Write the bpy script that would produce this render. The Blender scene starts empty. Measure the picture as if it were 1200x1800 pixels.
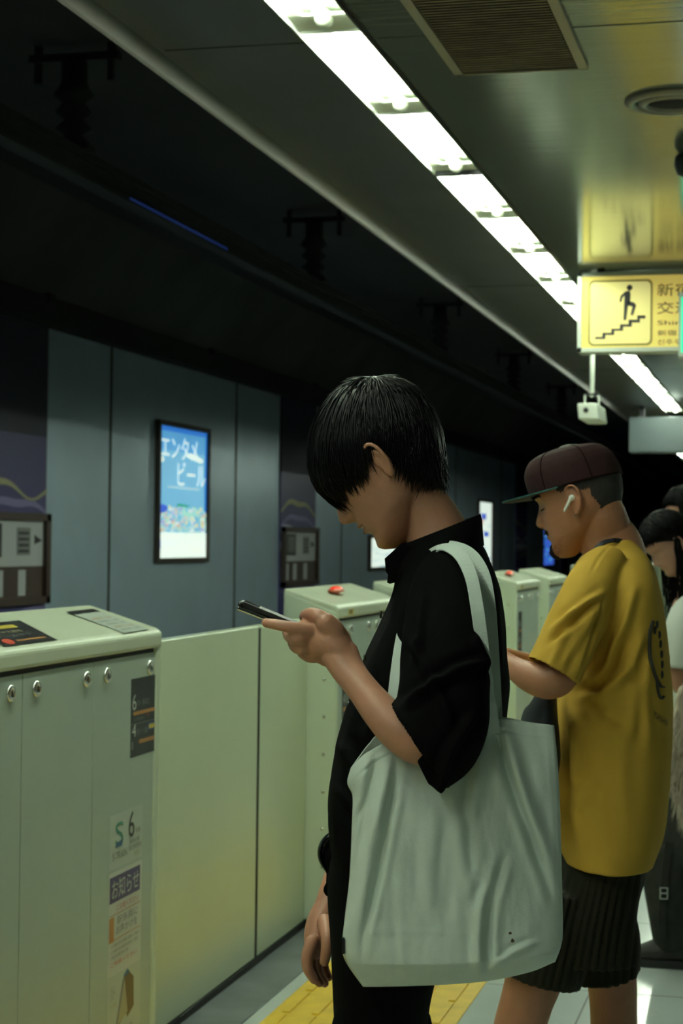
import bpy, math, random
import numpy as np
from mathutils import Vector, noise

random.seed(7)
SC = bpy.context.scene
COL = SC.collection
V = Vector

# ------------------------------------------------------------------ camera, world, exposure
F = 3200.0; EYE = 1.56; ROLL = 0.012
_v = V((800, -60, -F)).normalized()
_u = V((math.sin(ROLL), math.cos(ROLL), 0)); _u.z = -(_u.x*_v.x + _u.y*_v.y)/_v.z; _u.normalize()
_w = _v.cross(_u)
CAMC = V((0, 0, EYE))
from mathutils import Matrix
_R = Matrix((_w, _v, _u))
cam_data = bpy.data.cameras.new('camera')
cam = bpy.data.objects.new('camera', cam_data); COL.objects.link(cam)
cam_data.sensor_fit = 'VERTICAL'; cam_data.sensor_height = 36.0; cam_data.sensor_width = 24.0
cam_data.lens = F/1800*36
cam.matrix_world = Matrix.Translation(CAMC) @ _R.to_4x4()
cam_data.dof.use_dof = True; cam_data.dof.focus_distance = 2.75; cam_data.dof.aperture_fstop = 10.5
cam_data.clip_end = 200
SC.camera = cam

wd = bpy.data.worlds.new('world'); SC.world = wd; wd.use_nodes = True
wd.node_tree.nodes['Background'].inputs[0].default_value = (0.5, 0.62, 0.6, 1)
wd.node_tree.nodes['Background'].inputs[1].default_value = 0.002
SC.view_settings.view_transform = 'Standard'; SC.view_settings.look = 'None'
SC.view_settings.exposure = 0.0; SC.view_settings.gamma = 1.0
TUBE = 92.0                     # emission of the fluorescent tubes

# measuring helpers: where a sight line meets a depth or a plane of the place
def ray(px, py): return _R @ V((px-600, 900-py, -F))
def at(px, py, D): return CAMC + ray(px, py)*(D/F)
def onX(px, py, X): d = ray(px, py); return CAMC + d*(X/d.x)
def onY(px, py, Y): d = ray(px, py); return CAMC + d*(Y/d.y)
def onZ(px, py, Z): d = ray(px, py); return CAMC + d*((Z-EYE)/d.z)
_Rt = _R.transposed()
def proj(p):
    c = _Rt @ (V(p)-CAMC); return 600+F*c.x/-c.z, 900-F*c.y/-c.z
RT = V((math.cos(math.radians(14.04)), math.sin(math.radians(14.04)), 0))
FW = V((-math.sin(math.radians(14.04)), math.cos(math.radians(14.04)), 0))
UP = V((0, 0, 1))

# ------------------------------------------------------------------ materials
def lin(c): return tuple(((x/255)/12.92 if x/255 <= .04045 else ((x/255+.055)/1.055)**2.4) for x in c)
MATS = {}
def mat(name, col, rough=.5, metal=0, spec=.5, emit=None, es=0, noise_amt=0, nscale=8, bump=0, bscale=200, stretch=None, sheen=0, sss=0, aniso=0, coat=0):
    m = bpy.data.materials.new(name); m.use_nodes = True
    nt = m.node_tree; b = nt.nodes['Principled BSDF']
    b.inputs['Base Color'].default_value = (*col, 1)
    b.inputs['Roughness'].default_value = rough; b.inputs['Metallic'].default_value = metal
    b.inputs['Specular IOR Level'].default_value = spec
    if coat: b.inputs['Coat Weight'].default_value = coat; b.inputs['Coat Roughness'].default_value = .12
    if sheen: b.inputs['Sheen Weight'].default_value = sheen
    if sss:
        b.inputs['Subsurface Weight'].default_value = sss
        b.inputs['Subsurface Radius'].default_value = (.012, .005, .003); b.inputs['Subsurface Scale'].default_value = .6
    if emit: b.inputs['Emission Color'].default_value = (*emit, 1); b.inputs['Emission Strength'].default_value = es
    if noise_amt or bump:
        tc = nt.nodes.new('ShaderNodeTexCoord'); mp = nt.nodes.new('ShaderNodeMapping')
        nt.links.new(tc.outputs['Object'], mp.inputs[0])
        if stretch: mp.inputs['Scale'].default_value = stretch
    if noise_amt:
        n = nt.nodes.new('ShaderNodeTexNoise'); n.inputs['Scale'].default_value = nscale; n.inputs['Detail'].default_value = 5
        nt.links.new(mp.outputs[0], n.inputs['Vector'])
        mx = nt.nodes.new('ShaderNodeMix'); mx.data_type = 'RGBA'
        mx.inputs[6].default_value = (*[c*(1-noise_amt) for c in col], 1); mx.inputs[7].default_value = (*[min(1, c*(1+noise_amt)) for c in col], 1)
        rp = nt.nodes.new('ShaderNodeMapRange'); rp.inputs[1].default_value = .3; rp.inputs[2].default_value = .7
        nt.links.new(n.outputs[0], rp.inputs[0]); nt.links.new(rp.outputs[0], mx.inputs[0])
        nt.links.new(mx.outputs[2], b.inputs['Base Color'])
    if bump:
        n2 = nt.nodes.new('ShaderNodeTexNoise'); n2.inputs['Scale'].default_value = bscale; n2.inputs['Detail'].default_value = 3
        nt.links.new(mp.outputs[0], n2.inputs['Vector'])
        bp = nt.nodes.new('ShaderNodeBump'); bp.inputs['Strength'].default_value = bump; bp.inputs['Distance'].default_value = .002
        nt.links.new(n2.outputs[0], bp.inputs['Height']); nt.links.new(bp.outputs[0], b.inputs['Normal'])
    MATS[name] = m; return m

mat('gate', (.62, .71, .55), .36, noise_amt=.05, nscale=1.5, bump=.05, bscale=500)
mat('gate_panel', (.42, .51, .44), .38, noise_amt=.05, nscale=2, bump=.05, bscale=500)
mat('gate_leaf', (.63, .73, .53), .27, noise_amt=.04, nscale=1.5)
mat('gate_top', (.62, .68, .52), .3, noise_amt=.06, nscale=3)
mat('seam', (.012, .012, .010), .8)
mat('rust_seam', (.16, .11, .06), .8)
mat('chrome', (.75, .75, .72), .18, 1)
mat('steel_dark', (.03, .03, .032), .45, .6)
mat('black_base', (.006, .006, .006), .6)
mat('kerb', (.10, .115, .12), .45, noise_amt=.3, nscale=6)
mat('floor_tile', (.50, .56, .54), .16, noise_amt=.05, nscale=3)
mat('floor_joint', (.08, .08, .08), .6)
mat('tactile', (.72, .47, .03), .42, noise_amt=.12, nscale=12)
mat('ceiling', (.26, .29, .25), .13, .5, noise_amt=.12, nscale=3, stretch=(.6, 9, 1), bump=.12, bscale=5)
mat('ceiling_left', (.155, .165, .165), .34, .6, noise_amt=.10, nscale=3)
mat('ceiling_seam', (.02, .02, .018), .8)
mat('lip', (.075, .065, .055), .35, .3)
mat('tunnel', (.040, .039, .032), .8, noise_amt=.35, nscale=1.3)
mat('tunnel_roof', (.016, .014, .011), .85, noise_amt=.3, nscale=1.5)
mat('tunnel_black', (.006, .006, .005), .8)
mat('wall_panel', (.60, .75, .88), .30, .55, noise_amt=.06, nscale=1.5)
mat('wall_other', (.45, .48, .46), .4, noise_amt=.05, nscale=2)
mat('trackbed', (.03, .03, .028), .9, noise_amt=.4, nscale=9, bump=.6, bscale=20)
mat('reflector', (.85, .9, .8), .35)
mat('holder', (.85, .90, .74), .5)
mat('tube', (1, 1, 1), .4, emit=(.86, 1.0, .80), es=TUBE)
mat('vent_frame', (.30, .26, .19), .4, .4)
mat('vent', (.36, .30, .21), .5, .2, noise_amt=.35, nscale=5, stretch=(2, 14, 1))
mat('dust', (.02, .016, .012), .9)
mat('speaker_ring', (.28, .25, .20), .4, .3)
mat('sign_yellow', (.80, .66, .16), .5, emit=(1.0, .74, .18), es=.36)
mat('sign_pale', (.85, .75, .25), .5, emit=(1.0, .86, .36), es=.36)
mat('sign_frame', (.55, .60, .52), .35, .3)
mat('sign_ink', (.012, .014, .016), .5)
mat('sign_line', (.30, .27, .06), .5, emit=(.5, .42, .1), es=.1)
mat('sign_green', (.02, .5, .25), .4, emit=(.02, .95, .42), es=1.0)
mat('white_plastic', (.70, .75, .66), .4)
mat('beam_box', (.07, .09, .10), .4)
mat('black_plastic', (.01, .01, .01), .35)
mat('glass_dark', (.008, .009, .01), .12)
mat('blue_reflection_glow', (.02, .06, .3), .5, emit=(.05, .12, .6), es=.10)  # faint blue reflection on the power rail, put in as emission
# stickers
mat('st_black', (.010, .011, .014), .35)
mat('st_white', (.60, .64, .58), .4)
mat('st_pale', (.50, .57, .50), .35)
mat('st_grey', (.20, .21, .20), .45)
mat('st_orange', (.45, .20, .05), .45)
mat('st_red', (.55, .06, .03), .45)
mat('st_purple', (.05, .03, .14), .4)
mat('st_blue', (.05, .09, .25), .4)
mat('st_green', (.05, .28, .18), .4)
mat('st_teal', (.03, .12, .25), .4)
mat('st_yellow', (.55, .42, .06), .4)
mat('st_brown', (.16, .10, .03), .5)
mat('st_cream', (.45, .42, .25), .5)
mat('lamp_red', (.75, .03, .01), .15, emit=(1, .05, .02), es=.5)
mat('lamp_base', (.55, .12, .06), .3)
# poster
E_ = 0.9
mat('po_deep', (.02, .15, .6), .3, emit=(.03, .22, .75), es=E_*.75)
mat('po_sky', (.1, .4, .75), .3, emit=(.10, .40, .74), es=E_*.8)
mat('po_light', (.2, .5, .75), .3, emit=(.17, .48, .72), es=E_*.85)
mat('po_letter', (.6, .75, .75), .3, emit=(.42, .66, .70), es=E_*.9)
mat('po_white', (.9, .95, .88), .3, emit=(.85, 1, .88), es=E_*.9)
mat('po_green', (.02, .4, .25), .3, emit=(.02, .38, .24), es=E_*.8)
mat('po_blue', (.04, .1, .6), .3, emit=(.05, .14, .7), es=E_*.8)
mat('po_mint', (.4, .75, .6), .3, emit=(.35, .72, .60), es=E_*.9)
mat('po_yellow', (.7, .7, .3), .3, emit=(.70, .72, .36), es=E_*.9)
mat('po_lilac', (.4, .45, .8), .3, emit=(.35, .42, .78), es=E_*.8)
mat('po_pink', (.8, .5, .4), .3, emit=(.75, .50, .36), es=E_*.8)
mat('po_frame', (.06, .045, .035), .4, .4)
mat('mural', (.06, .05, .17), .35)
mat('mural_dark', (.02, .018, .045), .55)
mat('mural_wave', (.40, .38, .2), .4)
mat('mural_lilac', (.22, .19, .40), .4)
mat('mural_white', (.45, .48, .6), .4)
mat('board', (.5, .52, .52), .35)
mat('board_ink', (.02, .02, .02), .5)
mat('board_wood', (.05, .028, .02), .5)
# people
mat('skin', (.47, .225, .145), .5, sss=.12, noise_amt=.08, nscale=30, bump=.12, bscale=350)
mat('skin_tan', (.41, .185, .105), .5, sss=.12, noise_amt=.08, nscale=25, bump=.12, bscale=350)
mat('skin_fair', (.42, .22, .16), .5, sss=.12)
mat('hair', (.0022, .0022, .003), .30, spec=.22)
mat('hair_far', (.003, .003, .003), .6, spec=.08)
mat('hair_short', (.016, .013, .012), .75, noise_amt=.5, nscale=160, bump=.8, bscale=400)
mat('lip_skin', (.26, .085, .065), .45)
mat('nail', (.50, .28, .21), .3)
mat('shirt_black', (.0022, .0022, .0024), .9, spec=.05, sheen=0, bump=.15, bscale=700)
mat('trouser_black', (.0018, .0018, .002), .9, spec=.05)
mat('canvas', (.68, .76, .70), .85, spec=.2, noise_amt=.04, nscale=14, bump=.35, bscale=900)
mat('canvas_in', (.46, .46, .36), .85, spec=.2)
mat('stain', (.10, .06, .04), .8)
mat('tee_yellow', (.55, .335, .05), .85, spec=.2, noise_amt=.05, nscale=18, bump=.2, bscale=800)
mat('print_ink', (.03, .028, .018), .7)
mat('cap_brown', (.026, .0105, .0115), .8, spec=.12, noise_amt=.12, nscale=90)
mat('cap_seam', (.010, .005, .005), .9, spec=0)
mat('cap_teal', (.012, .085, .085), .6)
mat('cap_under', (.010, .014, .013), .8)
mat('navy', (.008, .010, .018), .6)
mat('shorts', (.0155, .0150, .0085), .85, spec=.2)
mat('shorts_pleat', (.006, .006, .004), .9)
mat('trouser_grey', (.020, .021, .019), .85, spec=.2, noise_amt=.25, nscale=20)
mat('tee_white', (.62, .66, .60), .85, spec=.2)
mat('fur', (.50, .43, .34), .85)
mat('ear_plastic', (.85, .88, .82), .25)
mat('eye_white', (.5, .5, .45), .3)
mat('shoe', (.008, .007, .006), .6)
mat('shoe_white', (.5, .5, .48), .6)

# ------------------------------------------------------------------ mesh building
def cr(pts, n):
    """Catmull-Rom resample of tuples"""
    P = np.array([list(p) for p in pts], float)
    if len(P) < 3:
        t = np.linspace(0, 1, n)[:, None]; return P[0]*(1-t)+P[-1]*t
    k = len(P); out = []
    for u in np.linspace(0, k-1, n):
        i = min(int(u), k-2); f = u-i
        p1, p2 = P[i], P[i+1]; p0 = P[i-1] if i > 0 else 2*p1-p2; p3 = P[i+2] if i+2 < k else 2*p2-p1
        out.append(.5*((2*p1)+(-p0+p2)*f+(2*p0-5*p1+4*p2-p3)*f*f+(-p0+3*p1-3*p2+p3)*f**3))
    return np.array(out)
def interp(tab, x):
    xs = [a[0] for a in tab]; ys = [a[1] for a in tab]
    return float(np.interp(x, xs, ys))

class MB:
    def __init__(s): s.v = []; s.f = []; s.m = []; s.mats = []; s.sm = []
    def mi(s, name):
        if name not in s.mats: s.mats.append(name)
        return s.mats.index(name)
    def face(s, ids, m, smooth=False): s.f.append(tuple(ids)); s.m.append(s.mi(m)); s.sm.append(smooth)
    def add(s, vs, fs, m, smooth=False):
        o = len(s.v); s.v.extend([tuple(x) for x in vs])
        for f in fs: s.face([i+o for i in f], m, smooth)
        return s
    def box(s, a, b, m):
        x0, y0, z0 = a; x1, y1, z1 = b
        vs = [(x0,y0,z0),(x1,y0,z0),(x1,y1,z0),(x0,y1,z0),(x0,y0,z1),(x1,y0,z1),(x1,y1,z1),(x0,y1,z1)]
        return s.add(vs, [(0,3,2,1),(4,5,6,7),(0,1,5,4),(1,2,6,5),(2,3,7,6),(3,0,4,7)], m)
    def obox(s, c, ax, ay, az, m):
        c, ax, ay, az = map(V, (c, ax, ay, az))
        vs = [c+i*ax+j*ay+k*az for k in (-1, 1) for (i, j) in ((-1,-1),(1,-1),(1,1),(-1,1))]
        return s.add(vs, [(0,3,2,1),(4,5,6,7),(0,1,5,4),(1,2,6,5),(2,3,7,6),(3,0,4,7)], m)
    def prism(s, poly, d, m, smooth=False):
        """closed polygon of 3D points extruded by vector d"""
        n = len(poly); d = V(d); vs = [V(p) for p in poly]+[V(p)+d for p in poly]
        fs = [tuple(range(n-1, -1, -1)), tuple(range(n, 2*n))]
        fs += [(i, (i+1) % n, (i+1) % n+n, i+n) for i in range(n)]
        return s.add(vs, fs, m, smooth)
    def rings(s, R, m, cap=True, smooth=True, closed=True):
        n = len(R[0]); o = len(s.v)
        for r in R: s.v.extend([tuple(p) for p in r])
        for i in range(len(R)-1):
            for j in range(n if closed else n-1):
                k = (j+1) % n
                s.face((o+i*n+j, o+i*n+k, o+(i+1)*n+k, o+(i+1)*n+j), m, smooth)
        if cap and closed:
            s.face([o+j for j in range(n-1, -1, -1)], m, smooth)
            s.face([o+(len(R)-1)*n+j for j in range(n)], m, smooth)
        return s
    def tube(s, pts, m, n=14, res=None, flat=None, cap=True, round_end=True, ref=None, smooth=True):
        """pts: (x,y,z,ra[,rb]); swept elliptic tube"""
        P = [tuple(p) if len(p) == 5 else (*p, p[3]) for p in pts]
        if res: P = cr(P, res)
        P = np.array(P, float)
        if round_end:
            t0 = P[1][:3]-P[0][:3]; t0 /= (np.linalg.norm(t0)+1e-9); t1 = P[-1][:3]-P[-2][:3]; t1 /= (np.linalg.norm(t1)+1e-9)
            pre = [np.r_[P[0][:3]-t0*min(P[0][3], P[0][4])*c, P[0][3:]*q] for c, q in ((.97, .25), (.8, .6), (.45, .89))]
            post = [np.r_[P[-1][:3]+t1*min(P[-1][3], P[-1][4])*c, P[-1][3:]*q] for c, q in ((.45, .89), (.8, .6), (.97, .25))]
            P = np.array(pre+list(P)+post)
        R = []; nrm = V(ref) if ref is not None else None
        for i in range(len(P)):
            a = P[max(i-1, 0)][:3]; b = P[min(i+1, len(P)-1)][:3]
            t = V(b-a).normalized()
            if nrm is None: nrm = V((0, 0, 1)) if abs(t.z) < .9 else V((1, 0, 0))
            nn = (nrm-t*nrm.dot(t)).normalized(); bb = t.cross(nn)
            if ref is None: nrm = nn
            c = V(P[i][:3])
            R.append([c+nn*math.cos(x)*P[i][3]+bb*math.sin(x)*P[i][4] for x in [2*math.pi*j/n for j in range(n)]])
        return s.rings(R, m, cap, smooth)
    def lathe(s, c, prof, m, n=24, ax=(0, 0, 1)):
        ax = V(ax).normalized(); e = V((1, 0, 0)) if abs(ax.x) < .9 else V((0, 1, 0)); e = (e-ax*e.dot(ax)).normalized(); g = ax.cross(e); c = V(c)
        return s.rings([[c+ax*h+(e*math.cos(t)+g*math.sin(t))*r for t in [2*math.pi*j/n for j in range(n)]] for r, h in prof], m)
    def ribbon(s, pts, width, thick, facing, m):
        P = [V(p) for p in pts]; R = []
        for i, p in enumerate(P):
            t = (P[min(i+1, len(P)-1)]-P[max(i-1, 0)]).normalized()
            f = V(facing(i/(len(P)-1)) if callable(facing) else facing); f = (f-t*f.dot(t)).normalized(); w_ = t.cross(f)
            wd_ = width(i/(len(P)-1)) if callable(width) else width
            R.append([p+w_*wd_/2+f*thick/2, p-w_*wd_/2+f*thick/2, p-w_*wd_/2-f*thick/2, p+w_*wd_/2-f*thick/2])
        return s.rings(R, m, True, False)
    def ellipsoid(s, c, ax, ay, az, m, n=18, k=12):
        c, ax, ay, az = map(V, (c, ax, ay, az))
        R = [[c+az*-math.cos(p)+(ax*math.cos(t)+ay*math.sin(t))*math.sin(p) for t in [2*math.pi*j/n for j in range(n)]] for p in [math.pi*(.02+.96*i/k) for i in range(k+1)]]
        return s.rings(R, m)
    def mesh(s, name):
        me = bpy.data.meshes.new(name); me.from_pydata(s.v, [], s.f)
        for n in s.mats: me.materials.append(MATS[n])
        me.polygons.foreach_set('material_index', s.m); me.polygons.foreach_set('use_smooth', s.sm)
        me.validate(clean_customdata=False); me.update(); return me
    def build(s, name, parent=None, bevel=0, recalc=True):
        me = s.mesh(name)
        if recalc:
            import bmesh
            bm = bmesh.new(); bm.from_mesh(me); bmesh.ops.recalc_face_normals(bm, faces=bm.faces); bm.to_mesh(me); bm.free()
        o = bpy.data.objects.new(name, me); COL.objects.link(o)
        if parent is not None: attach(o, parent)
        if bevel:
            b = o.modifiers.new('bevel', 'BEVEL'); b.width = bevel; b.segments = 3; b.limit_method = 'ANGLE'; b.angle_limit = .7
        return o

def attach(o, parent):
    o.parent = parent
    p = parent; loc = V((0, 0, 0))
    while p is not None: loc += V(p.location); p = p.parent
    o.location = -loc          # geometry is written in world coordinates
def thing(name, label, cat, loc=(0, 0, 0), group=None):
    o = bpy.data.objects.new(name, None); COL.objects.link(o); o.location = loc; o.empty_display_size = .1
    o['label'] = label; o['category'] = cat
    if group: o['group'] = group
    return o
def tag(o, label, cat, group=None):
    o['label'] = label; o['category'] = cat
    if group: o['group'] = group
    return o
def struct(o): o['kind'] = 'structure'; return o
def copy_tree(root, dv, label):
    r = root.copy(); COL.objects.link(r); r.location = V(root.location)+V(dv); r['label'] = label
    for ch in list(root.children):
        c = ch.copy(); COL.objects.link(c); c.parent = r
        for g in list(ch.children):
            d = g.copy(); COL.objects.link(d); d.parent = c
    return r

def remeshed(mb, name, voxel, smooth_it=4, fac=.5, disp=None, colorer=None):
    """join everything in mb into one continuous skin"""
    me = mb.mesh(name+'_raw'); me.materials.clear()
    o = bpy.data.objects.new('tmp', me); COL.objects.link(o)
    r = o.modifiers.new('r', 'REMESH'); r.mode = 'VOXEL'; r.voxel_size = voxel; r.use_smooth_shade = True
    sm = o.modifiers.new('s', 'SMOOTH'); sm.factor = fac; sm.iterations = smooth_it
    dg = bpy.context.evaluated_depsgraph_get()
    out = bpy.data.meshes.new_from_object(o.evaluated_get(dg), depsgraph=dg)
    bpy.data.objects.remove(o); bpy.data.meshes.remove(me)
    out.name = name
    for p in out.polygons: p.use_smooth = True
    return out
def mesh_obj(name, me, material, parent=None):
    if isinstance(material, str): me.materials.append(MATS[material])
    o = bpy.data.objects.new(name, me); COL.objects.link(o)
    if parent is not None: attach(o, parent)
    return o

_TXT = {}
def text_geo(s):
    if s in _TXT: return _TXT[s]
    cu = bpy.data.curves.new('t', 'FONT'); cu.body = s; cu.size = 1; cu.resolution_u = 3
    o = bpy.data.objects.new('t', cu); COL.objects.link(o)
    dg = bpy.context.evaluated_depsgraph_get()
    me = bpy.data.meshes.new_from_object(o.evaluated_get(dg), depsgraph=dg)
    vs = [tuple(v.co) for v in me.vertices]; fs = [tuple(p.vertices) for p in me.polygons]
    bpy.data.objects.remove(o); bpy.data.curves.remove(cu); bpy.data.meshes.remove(me)
    if vs:
        x0 = min(v[0] for v in vs); x1 = max(v[0] for v in vs); y0 = min(v[1] for v in vs); y1 = max(v[1] for v in vs)
    else: x0 = y0 = 0; x1 = y1 = 1
    _TXT[s] = (vs, fs, x0, x1, y0, y1); return _TXT[s]

class Decal:
    """flat graphics on a plane: unit square coords (u right, v up) mapped to a rectangle"""
    def __init__(s, o, ux, uy, n): s.o, s.ux, s.uy, s.n = V(o), V(ux), V(uy), V(n).normalized(); s.mb = MB(); s.k = 1; s.step = .0004
    def pt(s, u, v, h): return s.o+s.ux*u+s.uy*v+s.n*h
    def rect(s, u0, v0, u1, v1, m, lvl=1):
        h = lvl*s.step
        a = [s.pt(u0, v0, 0), s.pt(u1, v0, 0), s.pt(u1, v1, 0), s.pt(u0, v1, 0)]
        s.mb.prism(a, s.n*h, m)
    def poly(s, pts, m, lvl=2): s.mb.prism([s.pt(u, v, 0) for u, v in pts], s.n*(lvl*s.step), m)
    def text(s, t, u0, v0, u1, v1, m, lvl=3):
        vs, fs, x0, x1, y0, y1 = text_geo(t)
        s.mb.add([s.pt(u0+(x-x0)/(x1-x0)*(u1-u0), v0+(y-y0)/(y1-y0)*(v1-v0), lvl*s.step) for x, y, z in vs], fs, m)
    def line(s, pts, w_, m, lvl=2, asp=1):
        for a, b in zip(pts[:-1], pts[1:]):
            d = V((b[0]-a[0], (b[1]-a[1])*asp)); L = d.length or 1; nx, ny = -d.y/L*w_/2, d.x/L*w_/2/asp
            s.poly([(a[0]+nx, a[1]+ny), (a[0]-nx, a[1]-ny), (b[0]-nx, b[1]-ny), (b[0]+nx, b[1]+ny)], m, lvl)
    def build(s, name, parent): return s.mb.build(name, parent, recalc=False)

# ================================================================== SETTING
CZ = 3.08; YB = -7.0; YE = 75.0
XF = -1.79; XL = -1.91; XK = -2.01          # gate front, leaf and back planes
m = MB(); m.box((-1.72, YB, -.35), (5.2, YE, 0), 'floor_tile')
struct(m.build('floor'))
m = MB()
for x in (-.685, -.085, .515, 1.115, 1.715, 2.315, 2.915, 3.515): m.box((x-.003, YB, 0), (x+.003, YE, .0006), 'floor_joint')
y = YB+.2
while y < 40: m.box((-1.05, y-.003, 0), (5.2, y+.003, .0005), 'floor_joint'); y += 1.2
struct(m.build('trim_1'))
m = MB(); m.box((-2.14, YB, -.4), (-1.72, YE, .004), 'kerb'); struct(m.build('trim_2'))
m = MB(); m.box((-6.4, YB, -1.3), (-2.14, YE, -1.15), 'trackbed')
m.box((-2.2, YB, -1.15), (-2.14, YE, -.05), 'tunnel'); struct(m.build('floor_track'))
m = MB(); m.box((-6.3, YB, -1.2), (-6.0, YE, 3.32), 'wall_panel'); struct(m.build('wall_left'))
# panel joints of the track wall
m = MB()
for px in (192, 413, 600, 700, 752, 800, 880):
    y = onX(px, 900, -6).y; m.box((-6.0, y-.02, -.6), (-5.994, y+.02, 3.3), 'seam')
struct(m.build('trim_3'))
# black cable beam on top of the wall, sloping haunch, tunnel roof, fascia
m = MB(); m.box((-6.3, YB, 3.28), (-5.86, YE, 3.50), 'tunnel_black'); struct(m.build('trim_4'))
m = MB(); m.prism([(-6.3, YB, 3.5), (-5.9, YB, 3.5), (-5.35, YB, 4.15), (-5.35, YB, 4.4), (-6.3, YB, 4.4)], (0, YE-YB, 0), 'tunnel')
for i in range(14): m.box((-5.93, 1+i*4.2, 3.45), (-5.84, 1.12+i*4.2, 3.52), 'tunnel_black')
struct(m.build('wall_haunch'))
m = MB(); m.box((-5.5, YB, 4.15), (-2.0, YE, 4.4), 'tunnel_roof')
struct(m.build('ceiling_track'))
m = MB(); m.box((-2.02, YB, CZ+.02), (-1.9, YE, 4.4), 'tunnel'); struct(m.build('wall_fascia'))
m = MB()
m.prism([(-1.955, YB, CZ-.066), (-1.951, YB, CZ-.068), (-1.946, YB, CZ-.06), (-1.940, YB, CZ), (-1.925, YB, CZ+.02), (-1.955, YB, CZ+.02)], (0, YE-YB, 0), 'lip')
struct(m.build('trim_5'))
# platform ceiling: left of the lamp trough, right of it
TL, TR = -1.462, -1.272; SEAMS = [-5.33+1.0*0]
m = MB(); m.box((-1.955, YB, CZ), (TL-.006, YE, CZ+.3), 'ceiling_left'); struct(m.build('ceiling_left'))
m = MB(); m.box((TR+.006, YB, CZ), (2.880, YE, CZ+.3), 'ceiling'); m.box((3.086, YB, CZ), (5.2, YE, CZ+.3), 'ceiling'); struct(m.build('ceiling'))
m = MB(); y = 5.34-10.64
while y < 45:
    m.box((-1.92, y-.005, CZ-.0012), (TL, y+.005, CZ), 'ceiling_seam'); m.box((TR+.03, y-.004, CZ-.001), (2.88, y+.004, CZ), 'ceiling_seam'); y += 5.32
m.box((TR+.012, YB, CZ-.0015), (TR+.022, YE, CZ), 'ceiling_seam'); m.box((TR+.005, YB, CZ-.010), (TR+.012, YE, CZ+.01), 'lip')
struct(m.build('trim_6'))
m = MB(); m.box((5.2, YB, -.3), (5.5, YE, 3.4), 'wall_other'); struct(m.build('wall_right'))
m = MB(); m.box((-6.3, YE, -1.3), (5.4, YE+.3, 4.4), 'tunnel'); struct(m.build('wall_far'))
m = MB(); m.box((-6.3, YB-.3, -1.3), (5.4, YB, 4.4), 'tunnel'); struct(m.build('wall_near'))

# ------------------------------------------------------------------ ceiling lamps
PIT = 1.064
def lamp(x0, x1, y0, label, group):
    t = thing('ceiling_lamp', label, 'lamp', ((x0+x1)/2, y0+PIT/2, CZ), group)
    y1 = y0+PIT-.008; yt = y0+PIT-.19; d = .045; w_ = x1-x0
    b = MB()
    b.box((x0, y0, CZ+d), (x1, y1, CZ+d+.01), 'reflector')
    b.box((x0-.004, y0, CZ-.004), (x0, y1, CZ+d), 'reflector'); b.box((x1, y0, CZ-.004), (x1+.004, y1, CZ+d), 'reflector')
    b.box((x0, y0-.004, CZ+.004), (x1, y0, CZ+d), 'reflector')
    b.build('trough', t)
    b = MB(); b.box((x0, yt+.03, CZ+.012), (x1, y1, CZ+.02), 'holder')
    b.prism([(x0, yt+.03, CZ+.012), (x0+.05, yt+.03, CZ+.012), (x0, yt-.05, CZ+.03)], (0, 0, .01), 'holder')
    b.build('end_plate', t)
    xc = (x0+x1)/2+.012
    b = MB(); b.tube([(xc, yt+.045, CZ+.008, .028), (xc, yt+.06, CZ+.010, .028)], 'holder', n=16)
    b.build('lamp_holder', t)
    b = MB(); b.tube([(xc, y0+.03, CZ+.016, .017), (xc, yt+.045, CZ+.016, .017)], 'tube', n=12)
    b.build('tube', t)
    return t
N0 = -11
l0 = lamp(TL, TR, 5.27, 'recessed fluorescent ceiling lamp, second nearest whole one in the strip over the gates', 'fluorescent lamps in the strip over the platform edge')
ords = {-1: 'recessed fluorescent ceiling lamp cut off by the top edge of the picture', 1: 'recessed fluorescent ceiling lamp whose far end meets the dark joint in the strip', 2: 'recessed fluorescent lamp starting just after the dark joint in the strip'}
l0['label'] = 'recessed fluorescent ceiling lamp, nearest whole one seen in the strip over the gates'
for k in range(-8, 15):
    if k == 0: continue
    lab = ords.get(k, 'recessed fluorescent lamp behind the viewer in the strip' if k < -1 else ('recessed fluorescent lamp in the strip just left of the yellow stairs sign' if k <= 4 else 'small far fluorescent lamp in the strip below the yellow stairs sign'))
    copy_tree(l0, (0, PIT*k, 0), lab)
m = MB()
for y in (5.27+PIT*2-.012, 5.27+PIT*2-.012-PIT*8): m.box((TL-.008, y-.014, CZ-.006), (TR+.008, y+.014, CZ+.08), 'steel_dark')
struct(m.build('trim_7'))
# the same row over the other platform edge
for k in range(2, 12):
    copy_tree(l0, (4.35, PIT*2*k, 0), 'fluorescent ceiling lamp over the far side of the platform, outside the picture')

# ------------------------------------------------------------------ ceiling fittings
t = thing('air_vent', 'brown louvred air vent in the ceiling beside the lamp strip, streaked with dust', 'vent', (-.87, 5.3, CZ))
vx0, vx1, vy0, vy1 = -1.085, -.655, 4.62, 5.78
m = MB()
for a, b_ in (((vx0, vy0), (vx0+.03, vy1)), ((vx1-.03, vy0), (vx1, vy1)), ((vx0, vy0), (vx1, vy0+.03)), ((vx0, vy1-.012), (vx1, vy1))):
    m.box((a[0], a[1], CZ-.012), (b_[0], b_[1], CZ+.001), 'vent_frame')
m.build('frame', t)
m = MB(); m.box((vx0+.03, vy0+.03, CZ-.003), (vx1-.03, vy1-.012, CZ), 'dust'); m.build('backing', t)
m = MB(); y = vy0+.04
while y < vy1-.03:
    m.prism([(vx0+.034, y, CZ-.010), (vx0+.034, y+.022, CZ-.004), (vx0+.034, y+.024, CZ-.006), (vx0+.034, y+.002, CZ-.0125)], (vx1-vx0-.068, 0, 0), 'vent'); y += .026
m.build('louvres', t)
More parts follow.
